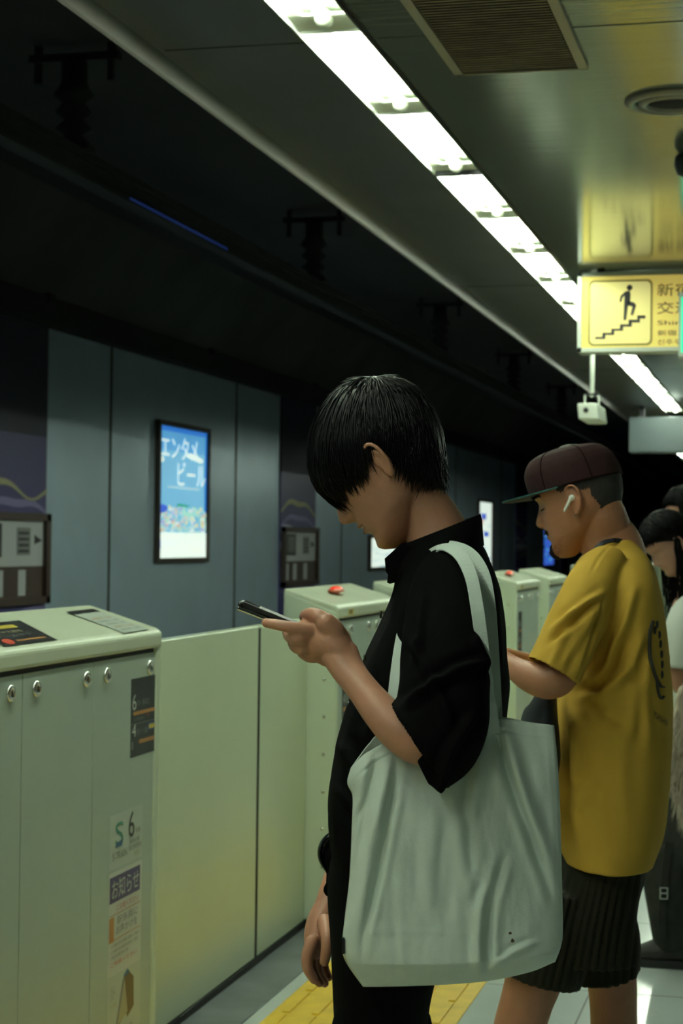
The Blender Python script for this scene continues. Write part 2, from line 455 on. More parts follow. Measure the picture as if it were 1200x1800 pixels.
c = onZ(1186, 176, CZ); t = thing('ceiling_speaker', 'round brown ceiling speaker grille at the right edge', 'speaker', c)
m = MB(); m.lathe(c, [(.17, .0), (.17, -.008), (.155, -.018), (.14, -.016), (.135, -.004), (.135, 0)], 'speaker_ring', 40); m.build('outer_ring', t)
m = MB(); m.lathe(c, [(.125, 0), (.125, -.012), (.105, -.022), (.095, -.018), (.095, 0)], 'speaker_ring', 40); m.build('inner_ring', t)
m = MB(); m.lathe(c, [(.094, 0), (.094, -.008), (.05, -.014), (.01, -.016)], 'dust', 32); m.build('grille', t)
c = onZ(1213, 268, CZ)
m = MB(); m.lathe(c, [(.045, 0), (.06, -.02), (.062, -.05), (.05, -.085), (.02, -.10)], 'black_plastic', 24)
tag(m.build('dome_camera'), 'black dome fitting on the ceiling, just showing at the right edge', 'camera')

# stairs sign
SY = 10.1; sx0 = -1.19; sz0, sz1 = 2.622, 3.062
t = thing('direction_sign', 'yellow hanging sign with a person climbing stairs in a square', 'sign', (-.2, SY+.08, sz1))
m = MB(); m.box((sx0, SY+.004, sz0), (1.1, SY+.16, sz1), 'sign_frame')
m.box((sx0, SY-.006, sz0), (1.1, SY+.004, sz0+.022), 'sign_frame'); m.box((sx0, SY-.006, sz1-.022), (1.1, SY+.004, sz1), 'sign_frame')
m.box((sx0, SY-.006, sz0), (sx0+.022, SY+.004, sz1), 'sign_frame'); m.build('housing', t)
m = MB(); m.box((sx0+.1, SY+.05, sz1), (sx0+.14, SY+.1, CZ), 'steel_dark'); m.box((.9, SY+.05, sz1), (.94, SY+.1, CZ), 'steel_dark'); m.build('bracket', t)
m = MB(); m.box((sx0+.022, SY, sz0+.022), (1.1, SY+.004, sz1-.022), 'sign_yellow'); m.build('lit_panel', t)
def S(px, py):
    p = onY(px, py, SY); return (p.x, p.z)
d = Decal((0, SY, 0), (1, 0, 0), (0, 0, 1), (0, -1, 0)); d.step = .001
x0_, z1_ = S(1034, 493); x1_, z0_ = S(1146, 607)
def rrect(x0, z0, x1, z1, r):
    o = []
    for cx_, cz_, a in ((x1-r, z1-r, 0), (x0+r, z1-r, 90), (x0+r, z0+r, 180), (x1-r, z0+r, 270)):
        for k in range(5): th = math.radians(a+22.5*k); o.append((cx_+r*math.cos(th), cz_+r*math.sin(th)))
    return o
d.poly(rrect(x0_, z0_, x1_, z1_, .03), 'sign_line', 1); d.poly(rrect(x0_+.012, z0_+.012, x1_-.012, z1_-.012, .024), 'sign_pale', 2)
def Z8(x, y): return S(980+x/5, 440+y/5)
st = []; top = [(328, 762), (392, 762), (392, 725), (470, 725), (470, 690), (546, 690), (546, 650), (622, 650), (622, 610), (698, 610), (698, 572), (770, 572)]
bot = [(770, 600), (722, 600), (722, 636), (650, 636), (650, 672), (574, 672), (574, 708), (496, 708), (496, 745), (418, 745), (418, 780), (328, 780)]
d.poly([Z8(*p) for p in (top+bot)][::-1], 'sign_ink', 3)
hc = Z8(631, 328); d.poly([(hc[0]+.0165*math.cos(a), hc[1]+.0165*math.sin(a)) for a in [2*math.pi*k/16 for k in range(16)]], 'sign_ink', 3)
for P_ in ([(594, 362), (632, 354), (640, 385), (636, 455), (618, 480), (600, 614), (576, 614), (582, 470), (585, 398), (570, 416), (558, 458), (541, 452), (552, 400)],
           [(612, 444), (670, 458), (690, 482), (660, 574), (638, 568), (656, 496), (612, 486)]):
    d.poly([Z8(*p) for p in P_][::-1], 'sign_ink', 3)
def ztext(tx, xa, ya, xb, yb):
    a = Z8(xa, yb); b_ = Z8(xb, ya); d.text(tx, a[0], a[1], b_[0], b_[1], 'sign_ink', 2.5)
ztext('新宿三丁目', 872, 275, 1650, 405)
ztext('交通案内', 872, 440, 1500, 560)
ztext('Shinjuku-sanchome', 876, 600, 1900, 670)
ztext('新宿三丁目', 876, 695, 1300, 752)
ztext('신주쿠산초메', 876, 775, 1300, 832)
d.build('pictogram', t)
# green sign in front
t = thing('exit_sign', 'green lit sign hanging at the right edge in front of the yellow one', 'sign', (.0, 9.55, 2.86))
m = MB(); m.box((-.60, 9.5, 2.53), (.35, 9.62, 2.86), 'sign_frame'); m.build('housing', t)
m = MB(); m.box((-.585, 9.494, 2.55), (.335, 9.5, 2.835), 'sign_green'); m.build('lit_panel', t)
m = MB(); m.box((-.35, 9.55, 2.86), (-.33, 9.57, CZ), 'steel_dark'); m.box((.1, 9.55, 2.86), (.12, 9.57, CZ), 'steel_dark'); m.build('hanger', t)

# surveillance camera on a drop pole
ca = onY(1040, 720, 13.0)
t = thing('security_camera', 'white boxy camera hanging on a pole below the yellow sign', 'camera', (ca.x, 13.0, CZ))
pxx = onY(1040, 700, 13.0).x
m = MB(); m.tube([(pxx, 13.0, CZ, .018), (pxx, 13.0, 2.62, .018)], 'white_plastic', n=12); m.lathe((pxx, 13, CZ), [(.05, 0), (.05, -.02), (.02, -.03)], 'white_plastic', 20); m.build('pole', t)
m = MB(); m.box((pxx-.055, 12.98, 2.53), (pxx-.045, 13.02, 2.63), 'white_plastic'); m.box((pxx+.045, 12.98, 2.53), (pxx+.055, 13.02, 2.63), 'white_plastic'); m.box((pxx-.055, 12.98, 2.615), (pxx+.055, 13.02, 2.63), 'steel_dark'); m.build('bracket', t)
m = MB()
m.prism([(pxx-.095, 12.9, 2.555), (pxx+.045, 12.9, 2.555), (pxx+.06, 12.9, 2.44), (pxx-.085, 12.9, 2.44)], (.035, .26, -.02), 'white_plastic')
m.build('camera_body', t, bevel=.012)
m = MB(); m.lathe((pxx-.03, 12.9, 2.505), [(.018, 0), (.018, .008), (.01, .009)], 'steel_dark', 16, ax=(0, -1, 0)); m.build('lens', t)

# pale hanging box further on
b0 = onY(1105, 733, 20.15); b1 = onY(1105, 795, 20.15)
t = thing('hanging_box', 'pale blue unlit sign box hanging far along the platform', 'sign', (-1.2, 20.3, CZ))
m = MB(); m.box((b0.x, 20.15, b1.z), (.8, 20.45, b0.z), 'beam_box'); m.build('panel', t, bevel=.01)
m = MB(); m.box((b0.x+.1, 20.25, b0.z), (b0.x+.16, 20.3, CZ), 'steel_dark'); m.box((.5, 20.25, b0.z), (.56, 20.3, CZ), 'steel_dark'); m.build('hanger', t)
# strip of lamps beyond it
for k in range(22, 27): copy_tree(l0, (-.38, PIT*k, -.08), 'far small fluorescent lamp beyond the pale hanging box')
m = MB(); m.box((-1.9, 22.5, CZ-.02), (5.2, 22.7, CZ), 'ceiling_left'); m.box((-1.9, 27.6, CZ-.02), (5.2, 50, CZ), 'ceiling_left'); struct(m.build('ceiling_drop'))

# overhead conductor rail and hangers over the track
t = thing('conductor_rail', 'black overhead power rail running above the track', 'rail', (-3.7, 20, 3.6))
m = MB(); m.box((-3.76, YB, 3.56), (-3.64, YE, 3.60), 'tunnel_black'); m.box((-3.71, YB, 3.47), (-3.69, YE, 3.58), 'tunnel_black'); m.box((-3.75, YB, 3.45), (-3.65, YE, 3.48), 'tunnel_black'); m.build('rail_bar', t)
m = MB(); m.box((-3.648, 9.6, 3.462), (-3.644, 11.4, 3.474), 'blue_reflection_glow'); m.build('blue_reflection', t)  # glowing strip stands in for a blue reflection on the rail edge
t0 = None
for y in (8.9, 13.8, 19.0, 24.2, 29.3):
    if t0 is None:
        t0 = thing('insulator_hanger', 'dark insulator hanger holding the power rail, nearest one at upper left', 'hanger', (-3.7, y, 4.1), 'hangers along the power rail')
        m = MB(); m.box((-3.95, y-.03, 4.06), (-3.45, y+.03, 4.10), 'tunnel_black'); m.box((-3.92, y-.02, 3.95), (-3.89, y+.02, 4.15), 'tunnel_black'); m.box((-3.51, y-.02, 3.95), (-3.48, y+.02, 4.15), 'tunnel_black'); m.build('crossbar', t0)
        m = MB(); m.lathe((-3.7, y, 3.6), [(.03, 0), (.09, .03), (.05, .07), (.1, .10), (.05, .15), (.1, .19), (.06, .24), (.11, .28), (.07, .34), (.07, .46)], 'tunnel_black', 20); m.build('insulator', t0)
        m = MB(); m.box((-3.8, y-.05, 3.59), (-3.6, y+.05, 3.62), 'tunnel_black'); m.build('clamp', t0)
        y0_ = y
    else:
        copy_tree(t0, (0, y-y0_, 0), {13.8: 'dark insulator hanger holding the power rail, above the black-shirted man', 19.0: 'dark insulator hanger, third one along the power rail'}.get(y, 'small far insulator hanger on the power rail'))

# ------------------------------------------------------------------ the track wall: murals, notice boards, lit posters
WX = -6.0
def wy(px): return onX(px, 900, WX).y
def wz(px, py): return onX(px, py, WX).z
def mural(ya, yb, z0, z1, label, seed):
    rnd = random.Random(seed)
    t = thing('mural_panel', label, 'mural', (WX, (ya+yb)/2, z0), 'purple mural panels on the track wall')
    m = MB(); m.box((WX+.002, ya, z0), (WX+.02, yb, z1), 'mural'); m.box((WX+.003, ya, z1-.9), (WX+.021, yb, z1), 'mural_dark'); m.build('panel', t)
    d = Decal((WX+.02, ya, z0), (0, yb-ya, 0), (0, 0, z1-z0), (1, 0, 0)); d.step = .002; asp = (z1-z0)/(yb-ya)
    for v0, am, m_, th in ((.62, .03, 'mural_wave', .05), (.57, .025, 'mural_lilac', .05), (.53, .02, 'mural_white', .07), (.46, .02, 'mural_wave', .03), (.42, .02, 'mural_wave', .03), (.335, .01, 'mural_lilac', .03), (.06, .02, 'mural_wave', .02)):
        ph = rnd.random()*6
        P_ = [(k/24, v0+am*.6*math.sin(ph+k*.2)+am*.25*math.sin(ph*2+k*.5)) for k in range(25)]
        d.poly([(u_, v_+th*.12*(1.1+math.sin(u_*5+ph))) for u_, v_ in P_]+[(u_, v_-th*.12) for u_, v_ in P_[::-1]], m_, 2)
    d.poly([(0, .5), (1, .5), (1, .475)]+[(1-k/12, .475-(.02 if k % 2 else -.004)) for k in range(13)], 'mural_white', 1.5)
    d.build('wave_pattern', t); return t
def board(ya, yb, z0, z1, label):
    t = thing('notice_board', label, 'notice board', (WX, (ya+yb)/2, z0), 'framed boards on the track wall')
    m = MB()
    for a, b_ in (((ya, z0), (yb, z0+.06)), ((ya, z1-.06), (yb, z1)), ((ya, z0), (ya+.08, z1)), ((yb-.08, z0), (yb, z1))): m.box((WX+.032, a[0], a[1]), (WX+.08, b_[0], b_[1]), 'board_wood')
    m.build('frame', t)
    m = MB(); m.box((WX+.032, ya+.02, z0+.02), (WX+.042, yb-.02, z1-.02), 'board'); m.box((WX+.042, ya+.02, z0+.02), (WX+.046, yb-.02, z0+(z1-z0)*.42), 'board_wood')
    m.build('sheet', t)
    d = Decal((WX+.044, ya, z0), (0, yb-ya, 0), (0, 0, z1-z0), (1, 0, 0)); d.step = .002
    d.rect(.12, .52, .38, .88, 'board_ink', 1); d.rect(.16, .57, .34, .83, 'st_grey', 2)
    for k in range(5): d.rect(.17, .59+k*.048, .33, .608+k*.048, 'board_ink', 3)
    d.rect(.58, .54, .76, .84, 'st_grey', 1)
    for k in range(4): d.rect(.6, .57+k*.065, .74, .6+k*.065, 'board_ink', 2)
    d.poly([(.82, .66), (.92, .70), (.82, .76)], 'board_ink', 2)
    for u_ in (.08, .3, .6): d.rect(u_, .1, u_+.1, .38, 'board', 1.5)
    d.build('markings', t); return t
yA0, yA1 = wy(-60), wy(77); yB0, yB1 = wy(490), wy(552)
mural(yA0, yA1, -.2, 3.28, 'purple wavy mural panel at the left edge of the wall', 1)
mural(yB0, yB1, -.2, 3.28, "purple wavy mural panel left of the black-haired man's fringe", 2)
board(wy(-60), wy(75), 1.02, 1.75, 'framed board on the wall at the left edge')
board(yB0, yB1, 1.0, 1.72, 'framed board behind the phone, under the darker mural panel')
mural(wy(905), wy(925), -.2, 3.28, 'narrow far mural panel left of the capped man', 3)
mural(wy(985), wy(996), -.2, 3.28, 'tiny far mural panel behind the capped man', 4)
def poster(ya, yb, z0, z1, label, big=True, cols=None):
    t = thing('lit_poster', label, 'poster', (WX, (ya+yb)/2, z0), 'backlit posters on the track wall')
    m = MB(); e = .05
    m.box((WX, ya-e, z0-e), (WX+.05, yb+e, z0), 'po_frame'); m.box((WX, ya-e, z1), (WX+.05, yb+e, z1+e), 'po_frame')
    m.box((WX, ya-e, z0), (WX+.05, ya, z1), 'po_frame'); m.box((WX, yb, z0), (WX+.05, yb+e, z1), 'po_frame'); m.build('frame', t)
    d = Decal((WX+.02, ya, z0), (0, yb-ya, 0), (0, 0, z1-z0), (1, 0, 0)); d.step = .001
    if big:
        d.rect(0, 0, 1, 1, 'po_deep', 1); d.rect(.03, .1, .97, .965, 'po_sky', 2); d.rect(.05, .1, .95, .82, 'po_light', 2.5)
        rnd = random.Random(5); cl = ['po_mint', 'po_letter', 'po_yellow', 'po_lilac', 'po_white', 'po_pink', 'po_light', 'po_mint', 'po_letter']
        for k in range(240):
            u_ = rnd.random(); v_ = .20+.19*rnd.random()**1.15; r_ = .018+.03*rnd.random(); a_ = .008+.012*rnd.random()
            d.poly([(min(1, max(0, u_+r_*math.cos(q))), v_+a_*math.sin(q)) for q in [math.pi*2*i/7 for i in range(7)]], rnd.choice(cl), 3+k*.002)
        d.poly([(0, .33), (.15, .35), (.19, .39), (.1, .405), (0, .41)], 'po_blue', 4); d.poly([(.35, .395), (.6, .395), (.63, .41), (.4, .42)], 'po_green', 4)
        d.poly([(.5, .32), (.8, .33), (.84, .35), (.5, .36)], 'po_mint', 4)
        d.rect(0, 0, 1, .195, 'po_white', 5); d.rect(.02, .07, .06, .14, 'po_lilac', 6); d.text('ご案内はこちら', .1, .105, .38, .12, 'po_lilac', 6); d.text('情報サイト', .7, .05, .95, .062, 'po_yellow', 6)
        d.text('エンタメ', .04, .76, .80, .93, 'po_white', 4); d.text('ビール', .38, .56, .97, .745, 'po_white', 4)
        d.poly([(.55, .80), (.64, .82), (.9, .785), (.92, .765), (.86, .752), (.56, .788)], 'po_white', 5)
        d.poly([(.0+.05+.05*math.cos(q), .745+.022*math.sin(q)) for q in [math.pi*2*i/10 for i in range(10)]], 'po_white', 5)
        d.rect(.18, .535, .84, .548, 'po_letter', 4)
    else:
        d.rect(0, 0, 1, 1, cols[0], 1); rnd = random.Random(int(ya*10))
        for k in range(26):
            u_ = rnd.random()*.8; v_ = rnd.random()*.9; d.rect(u_, v_, min(1, u_+.1+.3*rnd.random()), min(1, v_+.02+.07*rnd.random()), rnd.choice(cols), 2+k*.01)
    d.build('picture', t); return t
poster(wy(272)+.03, wy(360)-.03, 1.37, 2.66, 'tall blue backlit poster with white lettering on the left wall')
poster(wy(648), wy(692), 1.18, 1.60, "low white backlit poster just behind the black-haired man's chin", False, ['po_white', 'po_letter', 'po_white'])
poster(wy(839), wy(862), .75, 2.35, 'far tall backlit poster right of the raised black collar', False, ['po_white', 'po_lilac', 'po_letter', 'po_pink', 'po_blue', 'po_white'])
poster(wy(953), wy(972), 1.02, 1.88, "small far blue poster just in front of the capped man's mouth", False, ['po_blue', 'po_deep', 'mural_dark', 'po_sky'])
poster(wy(1098), wy(1106), 1.7, 2.35, 'tiny far blue poster behind the neck of the capped man', False, ['po_sky', 'po_letter', 'po_deep'])

# ------------------------------------------------------------------ platform edge gates
def gate_housing(y0, y1, kind, label, near_detail=False):
    t = thing('gate_housing', label, 'platform gate', (XF-.1, (y0+y1)/2, 0), 'platform edge gate housings')
    zf, zb = 1.245, 1.345
    m = MB()      # body behind the panels
    m.prism([(XF-.012, y0+.012, .03), (XF-.012, y0+.012, zf-.02), (XK, y0+.012, zb-.02), (XK, y0+.012, .03)], (0, y1-y0-.024, 0), 'gate')
    m.build('body', t)
    # end frames, full height with rounded top
    for ya, yb in ((y0, y0+.03), (y1-.045, y1)):
        b = MB(); b.prism([(XF+.004, ya, .03), (XF+.004, ya, zf+.03), (XK-.006, ya, zb+.014), (XK-.006, ya, .03)], (0, yb-ya, 0), 'gate'); b.build('end_frame', t, bevel=.012)
    b = MB(); b.prism([(XF+.008, y0+.002, zf), (XF+.008, y0+.002, zf+.044), (XF-.01, y0+.002, zf+.056), (XK-.004, y0+.002, zb+.02), (XK-.004, y0+.002, zb-.02), (XF-.02, y0+.002, zf)], (0, y1-y0-.004, 0), 'gate_top'); b.build('top_cover', t, bevel=.010)
    b = MB(); b.box((XF-.013, y0+.03, zf-.012), (XF-.004, y1-.045, zf), 'seam'); b.build('gap_strip', t)
    # front panels
    s1, s2 = (y1-.967, y1-.512); fps = []
    for i, (a, b_) in enumerate(((y0+.03, s1), (s1, s2), (s2, y1-.045))):
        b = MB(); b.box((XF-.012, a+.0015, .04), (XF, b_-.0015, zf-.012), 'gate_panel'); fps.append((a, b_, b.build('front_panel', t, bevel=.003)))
    b = MB()
    for s_ in (s1, s2): b.box((XF-.011, s_-.002, .04), (XF-.002, s_+.002, zf-.014), 'rust_seam')
    b.build('panel_joint', t)
    for yk in (s1-.072, s1+.078, s2-.055, s2+.090, y1-.09):
        zk = 1.204
        b = MB(); b.lathe((XF, yk, zk-.012), [(.021, 0), (.021, .004), (.017, .008), (.010, .008), (.009, .003)], 'chrome', 20, ax=(1, 0, 0))
        b.lathe((XF, yk, zk-.012), [(.009, .002), (.009, .0045), (.001, .0045)], 'steel_dark', 14, ax=(1, 0, 0))
        b.box((XF+.003, yk-.003, zk-.020), (XF+.006, yk+.003, zk-.004), 'steel_dark')
        b.build('lock', next(o for a, c, o in fps if a <= yk <= c))['label'] = 'round chrome lock'
    # bolts on the near end frame
    b = MB()
    for k in range(8): b.lathe((XF-.05, y0, .1+k*.15), [(.007, 0), (.006, .003), (.001, .004)], 'chrome', 10, ax=(0, -1, 0))
    b.build('bolts', t)
    b = MB(); b.box((XK, y0+.02, 0), (XF-.02, y1-.02, .032), 'black_base'); b.build('plinth', t)
    if kind == 'A':
        c_ = V((XF-.11, y0+.42, (zf+zb)/2+.052))
        b = MB(); b.ellipsoid(c_, (.032, 0, .0), (0, .08, 0), (0, 0, .012), 'lamp_base'); b.build('lamp_base', t)
        b = MB(); b.ellipsoid(c_+V((0, 0, .007)), (.024, 0, 0), (0, .065, 0), (0, 0, .013), 'lamp_red'); b.build('red_lamp', t)
        d = Decal((XF+.008, y0+.16, zf+.01), (0, .09, 0), (0, 0, .024), (1, 0, 0)); d.rect(0, 0, 1, 1, 'st_yellow'); d.rect(.3, .2, .7, .8, 'st_brown', 2); d.build('small_sticker', t)
    if not near_detail:
        o_ = y0+.10 if kind == 'A' else y1-.24
        d = Decal((XF, o_, .83), (0, .17, 0), (0, 0, .27), (1, 0, 0)); d.rect(0, 0, 1, 1, 'st_black', 1)
        d.text('6号車', .08, .62, .6, .78, 'st_white'); d.rect(.1, .5, .95, .55, 'st_orange', 2); d.text('4両目', .08, .24, .6, .38, 'st_white'); d.rect(.1, .12, .95, .18, 'st_orange', 2)
        d.build('door_number_sticker', t)
    return t
def leaves(ya, yb, labs):
    for i, (a, b_, lab) in enumerate(((ya-.004, ya+1.413, labs[0]), (ya+1.413, yb+.004, labs[1]))):
        t = thing('gate_leaf', lab, 'platform gate', (XL-.02, (a+b_)/2, 0), 'sliding leaves of the platform gates')
        m = MB(); m.box((XL-.045, a+(.012 if i else .005), .03), (XL, b_-(.012 if not i else .014), 1.243), 'gate_leaf'); m.build('panel', t, bevel=.004)
        m = MB(); m.box((XL-.040, (b_-.012 if i == 0 else a+.001), .03), (XL+.001, (b_-.001 if i == 0 else a+.012), 1.235), 'seam'); m.build('rubber_edge', t)
        m = MB(); m.box((XL-.06, a, .0), (XL+.004, b_, .028), 'black_base'); m.build('shadow_gap_strip', t)  # black strip painted in as the shadow gap under the leaf
LAB = {0: ('nearest cream gate housing at the left edge, covered with stickers', None)}
for k in range(-1, 7):
    yo = 4.82*k
    nearB = {0: 'nearest cream gate housing at the left edge, covered with stickers', 1: 'cream gate housing whose corner shows just left of the black shirt front', 2: 'cream gate housing behind the capped man'}.get(k, 'cream gate housing beside the viewer, outside the picture' if k < 0 else 'far cream gate housing, far end of bay %s down the row' % ['', '', '', 'three', 'four', 'five', 'six'][k])
    nearA = {0: 'cream gate housing with a red lamp on top, behind the raised hand', 1: 'cream gate housing with a red lamp, between the two men', 2: "cream gate housing behind the capped man's chest"}.get(k, 'cream gate housing with a red lamp beside the viewer, outside the picture' if k < 0 else 'far cream gate housing with a red lamp, bay %s down the row' % ['', '', '', 'three', 'four', 'five', 'six'][k])
    B = gate_housing(3.88+yo, 5.007+yo, 'B', nearB, k == 0)
    if k < 6:
        A = gate_housing(7.10+yo, 8.22+yo, 'A', nearA)
        if k == 0: BOXA = A
        leaves(5.007+yo, 7.10+yo, ('wide cream gate leaf between the sticker-covered housing and the phone' if k == 0 else 'near leaf of the cream gate %s' % ('beside the viewer' if k < 0 else ['', 'behind the yellow T-shirt sleeve', 'three bays down the row', 'four bays down the row', 'five bays down the row', 'six bays down the row'][k]), 'narrower cream gate leaf under the raised hand' if k == 0 else 'far leaf of the cream gate %s' % ('beside the viewer' if k < 0 else ['', 'behind the yellow T-shirt sleeve', 'three bays down the row', 'four bays down the row', 'five bays down the row', 'six bays down the row'][k])))
        tf = thing('fixed_screen', 'low fixed cream screen between the two housings of bay %s' % ['one', 'two', 'three', 'four', 'five', 'six'][k] if k != -1 else 'low fixed cream screen beside the viewer, outside the picture', 'platform gate', (XL, 8.46+yo, 0), 'fixed screens of the platform gates')
        m = MB(); m.box((XL-.05, 8.225+yo, .03), (XL, 8.695+yo, 1.16), 'gate_leaf'); m.build('panel', tf)
        m = MB(); m.box((XL-.06, 8.225+yo, 0), (XL+.004, 8.695+yo, .03), 'black_base'); m.build('plinth', tf)
    if k == 0: BOX1 = B

# writing on the nearest housing (plane of its front)
def FR(px, py): p = onX(px, py, XF); return p.y, p.z
def front_decal(px0, px1, ptop, pbot):
    ya, _ = FR(px0, 1300); yb, _ = FR(px1, 1300); z1 = FR((px0+px1)/2, ptop)[1]; z0 = FR((px0+px1)/2, pbot)[1]
    return Decal((XF, ya, z0), (0, yb-ya, 0), (0, 0, z1-z0), (1, 0, 0))
d = front_decal(229, 273, 1190, 1326)
d.rect(0, 0, 1, 1, 'st_black')
d.text('6', .05, .60, .20, .80, 'st_white', 3); d.text('両・乗車口', .24, .64, .72, .72, 'st_grey', 3); d.rect(.10, .53, .97, .575, 'st_orange', 2); d.text('S-TRAIN', .12, .455, .5, .50, 'st_grey', 3)
d.rect(.04, .415, .96, .422, 'st_grey', 2); d.text('停', .62, .475, .69, .515, 'st_red', 3)
d.text('4', .05, .26, .20, .42, 'st_white', 3); d.text('両・1番', .24, .27, .66, .35, 'st_grey', 3); d.rect(.68, .30, .97, .39, 'st_blue', 2); d.rect(.72, .315, .95, .37, 'st_yellow', 3); d.rect(.34, .155, .97, .205, 'st_orange', 2); d.rect(.05, .10, .1, .2, 'st_grey', 2)
d.build('carriage_number_sticker', BOX1)['label'] = 'black sticker with carriage numbers 6 and 4'
d = front_decal(195, 252, 1424, 1517)
d.rect(0, 0, 1, 1, 'st_pale')
d.text('S', .16, .42, .40, .84, 'st_green', 3); d.poly([(.16, .38), (.36, .38), (.40, .50), (.20, .46)], 'st_teal', 3.2)
d.text('6', .56, .46, .74, .95, 'st_black', 3); d.text('号車', .78, .50, .93, .60, 'st_grey', 3)
d.text('S-TRAIN', .08, .16, .52, .30, 'st_grey', 3); d.text('乗車位置', .60, .34, .90, .42, 'st_grey', 3); d.text('指定席専用', .58, .22, .96, .31, 'st_grey', 3); d.text('有料', .74, .08, .92, .17, 'st_cream', 3)
d.build('train_sticker', BOX1)['label'] = 'pale sticker with a large S and the number 6'
d = front_decal(195, 252, 1523, 1700)
d.rect(0, 0, 1, 1, 'st_white'); d.rect(.02, .71, .94, .96, 'st_purple', 2)
d.text('お知らせ', .08, .74, .90, .93, 'st_pale', 3)
d.text('ご注意ください', .22, .62, .90, .675, 'st_red', 3); d.rect(.04, .585, .96, .592, 'st_orange', 2)
d.rect(.02, .33, .16, .57, 'st_orange', 2); d.text('駅係員に', .24, .48, .88, .56, 'st_grey', 3); d.text('お声かけを', .22, .385, .86, .465, 'st_grey', 3); d.rect(.16, .34, .96, .347, 'st_orange', 2)
for i, v_ in enumerate((.275, .22, .165)): d.text('この扉付近の乗車位置のご案内', .06, v_, (.92, .90, .60)[i], v_+.034, 'st_grey', 3)
d.text('ご利用ください', .08, .09, .86, .135, 'st_red', 3)
d.build('notice_sticker', BOX1)['label'] = 'white notice with a purple heading'
d = front_decal(195, 252, 1700, 1812)
d.rect(0, 0, 1, 1, 'st_pale')
d.poly([(.24, .16), (.52, .30), (.50, .92), (.44, .84)], 'st_grey', 2); d.poly([(.24, .16), (.50, .92), (.62, .94), (.78, .80), (.80, .34), (.60, .22), (.56, .32), (.30, .14)], 'st_brown', 1.6)
d.poly([(.30, .18), (.50, .84), (.60, .32), (.52, .28)], 'st_cream', 3); d.poly([(.46, .90), (.58, .98), (.66, .92), (.56, .88)], 'st_teal', 3)
d.text('ハト', .08, .62, .20, .86, 'st_grey', 3); d.text('注意', .06, .52, .26, .58, 'st_cream', 3); d.text('エサやり', .3, .04, .75, .11, 'st_brown', 3); d.rect(.12, .0, .22, .08, 'st_teal', 3)
d.build('bird_sticker', BOX1)['label'] = 'pale sticker with a brown folded-wing shape'
# stickers lying on its sloping top
nT = V((-.10, 0, 0)).normalized(); ztop = lambda x: 1.301+(XF-.01-x)*( (1.365-1.301)/(XF-.01-XK-.004+.0))
def top_pt(px, py):
    # sight line meets the sloping top
    dd = ray(px, py); a = (1.365-1.301)/(-(XK+.004)+(XF-.01))   # rise per metre towards the track
    X0 = XF-.01; tt = (1.3025-EYE+a*X0)/(dd.z+a*dd.x); return CAMC+dd*tt
def top_decal(name, quad, fn, lab):
    P_ = [top_pt(*q) for q in quad]                            # near-left, near-right, far-right, far-left
    ux = (P_[1]-P_[0]); uy = (P_[3]-P_[0]); n_ = ux.cross(uy).normalized()
    if n_.z < 0: n_ = -n_
    d = Decal(P_[0]+n_*.0005, ux, uy, n_); fn(d); d.build(name, BOX1)['label'] = lab
def f1(d):
    d.rect(0, 0, 1, 1, 'st_black', 1); d.rect(.1, .70, .75, .84, 'st_yellow', 2); d.text('のりかえ案内', .12, .50, .7, .60, 'st_cream', 3); d.text('ホームドア', .1, .32, .8, .42, 'st_grey', 3)
    d.poly([(.18+.09*math.cos(q), .16+.12*math.sin(q)) for q in [math.pi*2*i/14 for i in range(14)]], 'st_red', 3); d.rect(.34, .14, .9, .19, 'st_orange', 2)
top_decal('top_notice', [(8, 1137), (100, 1125), (8, 1094), (-60, 1100)], f1, 'black sticker with a red disc on the sloping top')
def f2(d):
    d.rect(0, 0, 1, 1, 'st_pale', 1)
    d.rect(0, .86, 1, 1, 'st_black', 2)
    for i, c_ in enumerate(('st_grey', 'st_orange', 'st_grey', 'st_grey', 'st_orange', 'st_white')): d.text('発車案内ご注意', .12, .08+i*.125, .85, .15+i*.125, c_, 3)
top_decal('top_notice', [(219, 1113), (262, 1106), (163, 1071), (116, 1076)], f2, 'faded pale sticker at the far end of the sloping top')

# yellow tactile paving: one 300 mm course of tiles
t = thing('tactile_paving', 'yellow raised tactile paving strip along the platform edge', 'paving', (-1.36, 10, 0))
m = MB(); m.box((-1.665, YB, 0), (-1.055, 34, .004), 'tactile'); m.build('base', t)
m = MB()
for j in range(6):
    x = -1.62+j*.1
    y = 1.6
    while y < 13:
        m.box((x-.012, y, .004), (x+.012, y+.27, .0085), 'tactile'); y += .30
m.build('ribs', t)

# ================================================================== PEOPLE
def P(D):
    def f(px, py, w=0.0): return at(px, py, D+w)
    return f
def T(D, pts):
    """(px, py, w, r_px[, r2_px]) -> sweep points with radii in metres"""
    o = []
    for p in pts:
        px, py, w_, r = p[:4]; q = at(px, py, D+w_); s_ = (D+w_)/F
        o.append((q.x, q.y, q.z, r*s_, (p[4] if len(p) > 4 else r)*s_))
    return o
def sil(mb, D, rows, m, n=72, res=None, ex=2.3, disp=None, cap=True):
    """horizontal slices: (py, pxL, pxR, half depth, w) following a silhouette"""
    R_ = cr(rows, res or len(rows)*3) if len(rows) > 2 else rows
    out = []
    for py, a, b, hd, w_ in R_:
        c = at((a+b)/2, py, D+w_); e = (b-a)/2*(D+w_)/F; r = []
        for j in range(n):
            t_ = 2*math.pi*j/n; ct, st_ = math.cos(t_), math.sin(t_)
            x = e*math.copysign(abs(ct)**(2/ex), ct); y = hd*math.copysign(abs(st_)**(2/ex), st_)
            p = c+RT*x+FW*y
            if disp:
                nv = (RT*(ct/max(e, .01))+FW*(st_/max(hd, .01))).normalized(); p = p+nv*disp(p, nv)
            r.append(p)
        out.append(r)
    mb.rings(out, m, cap)
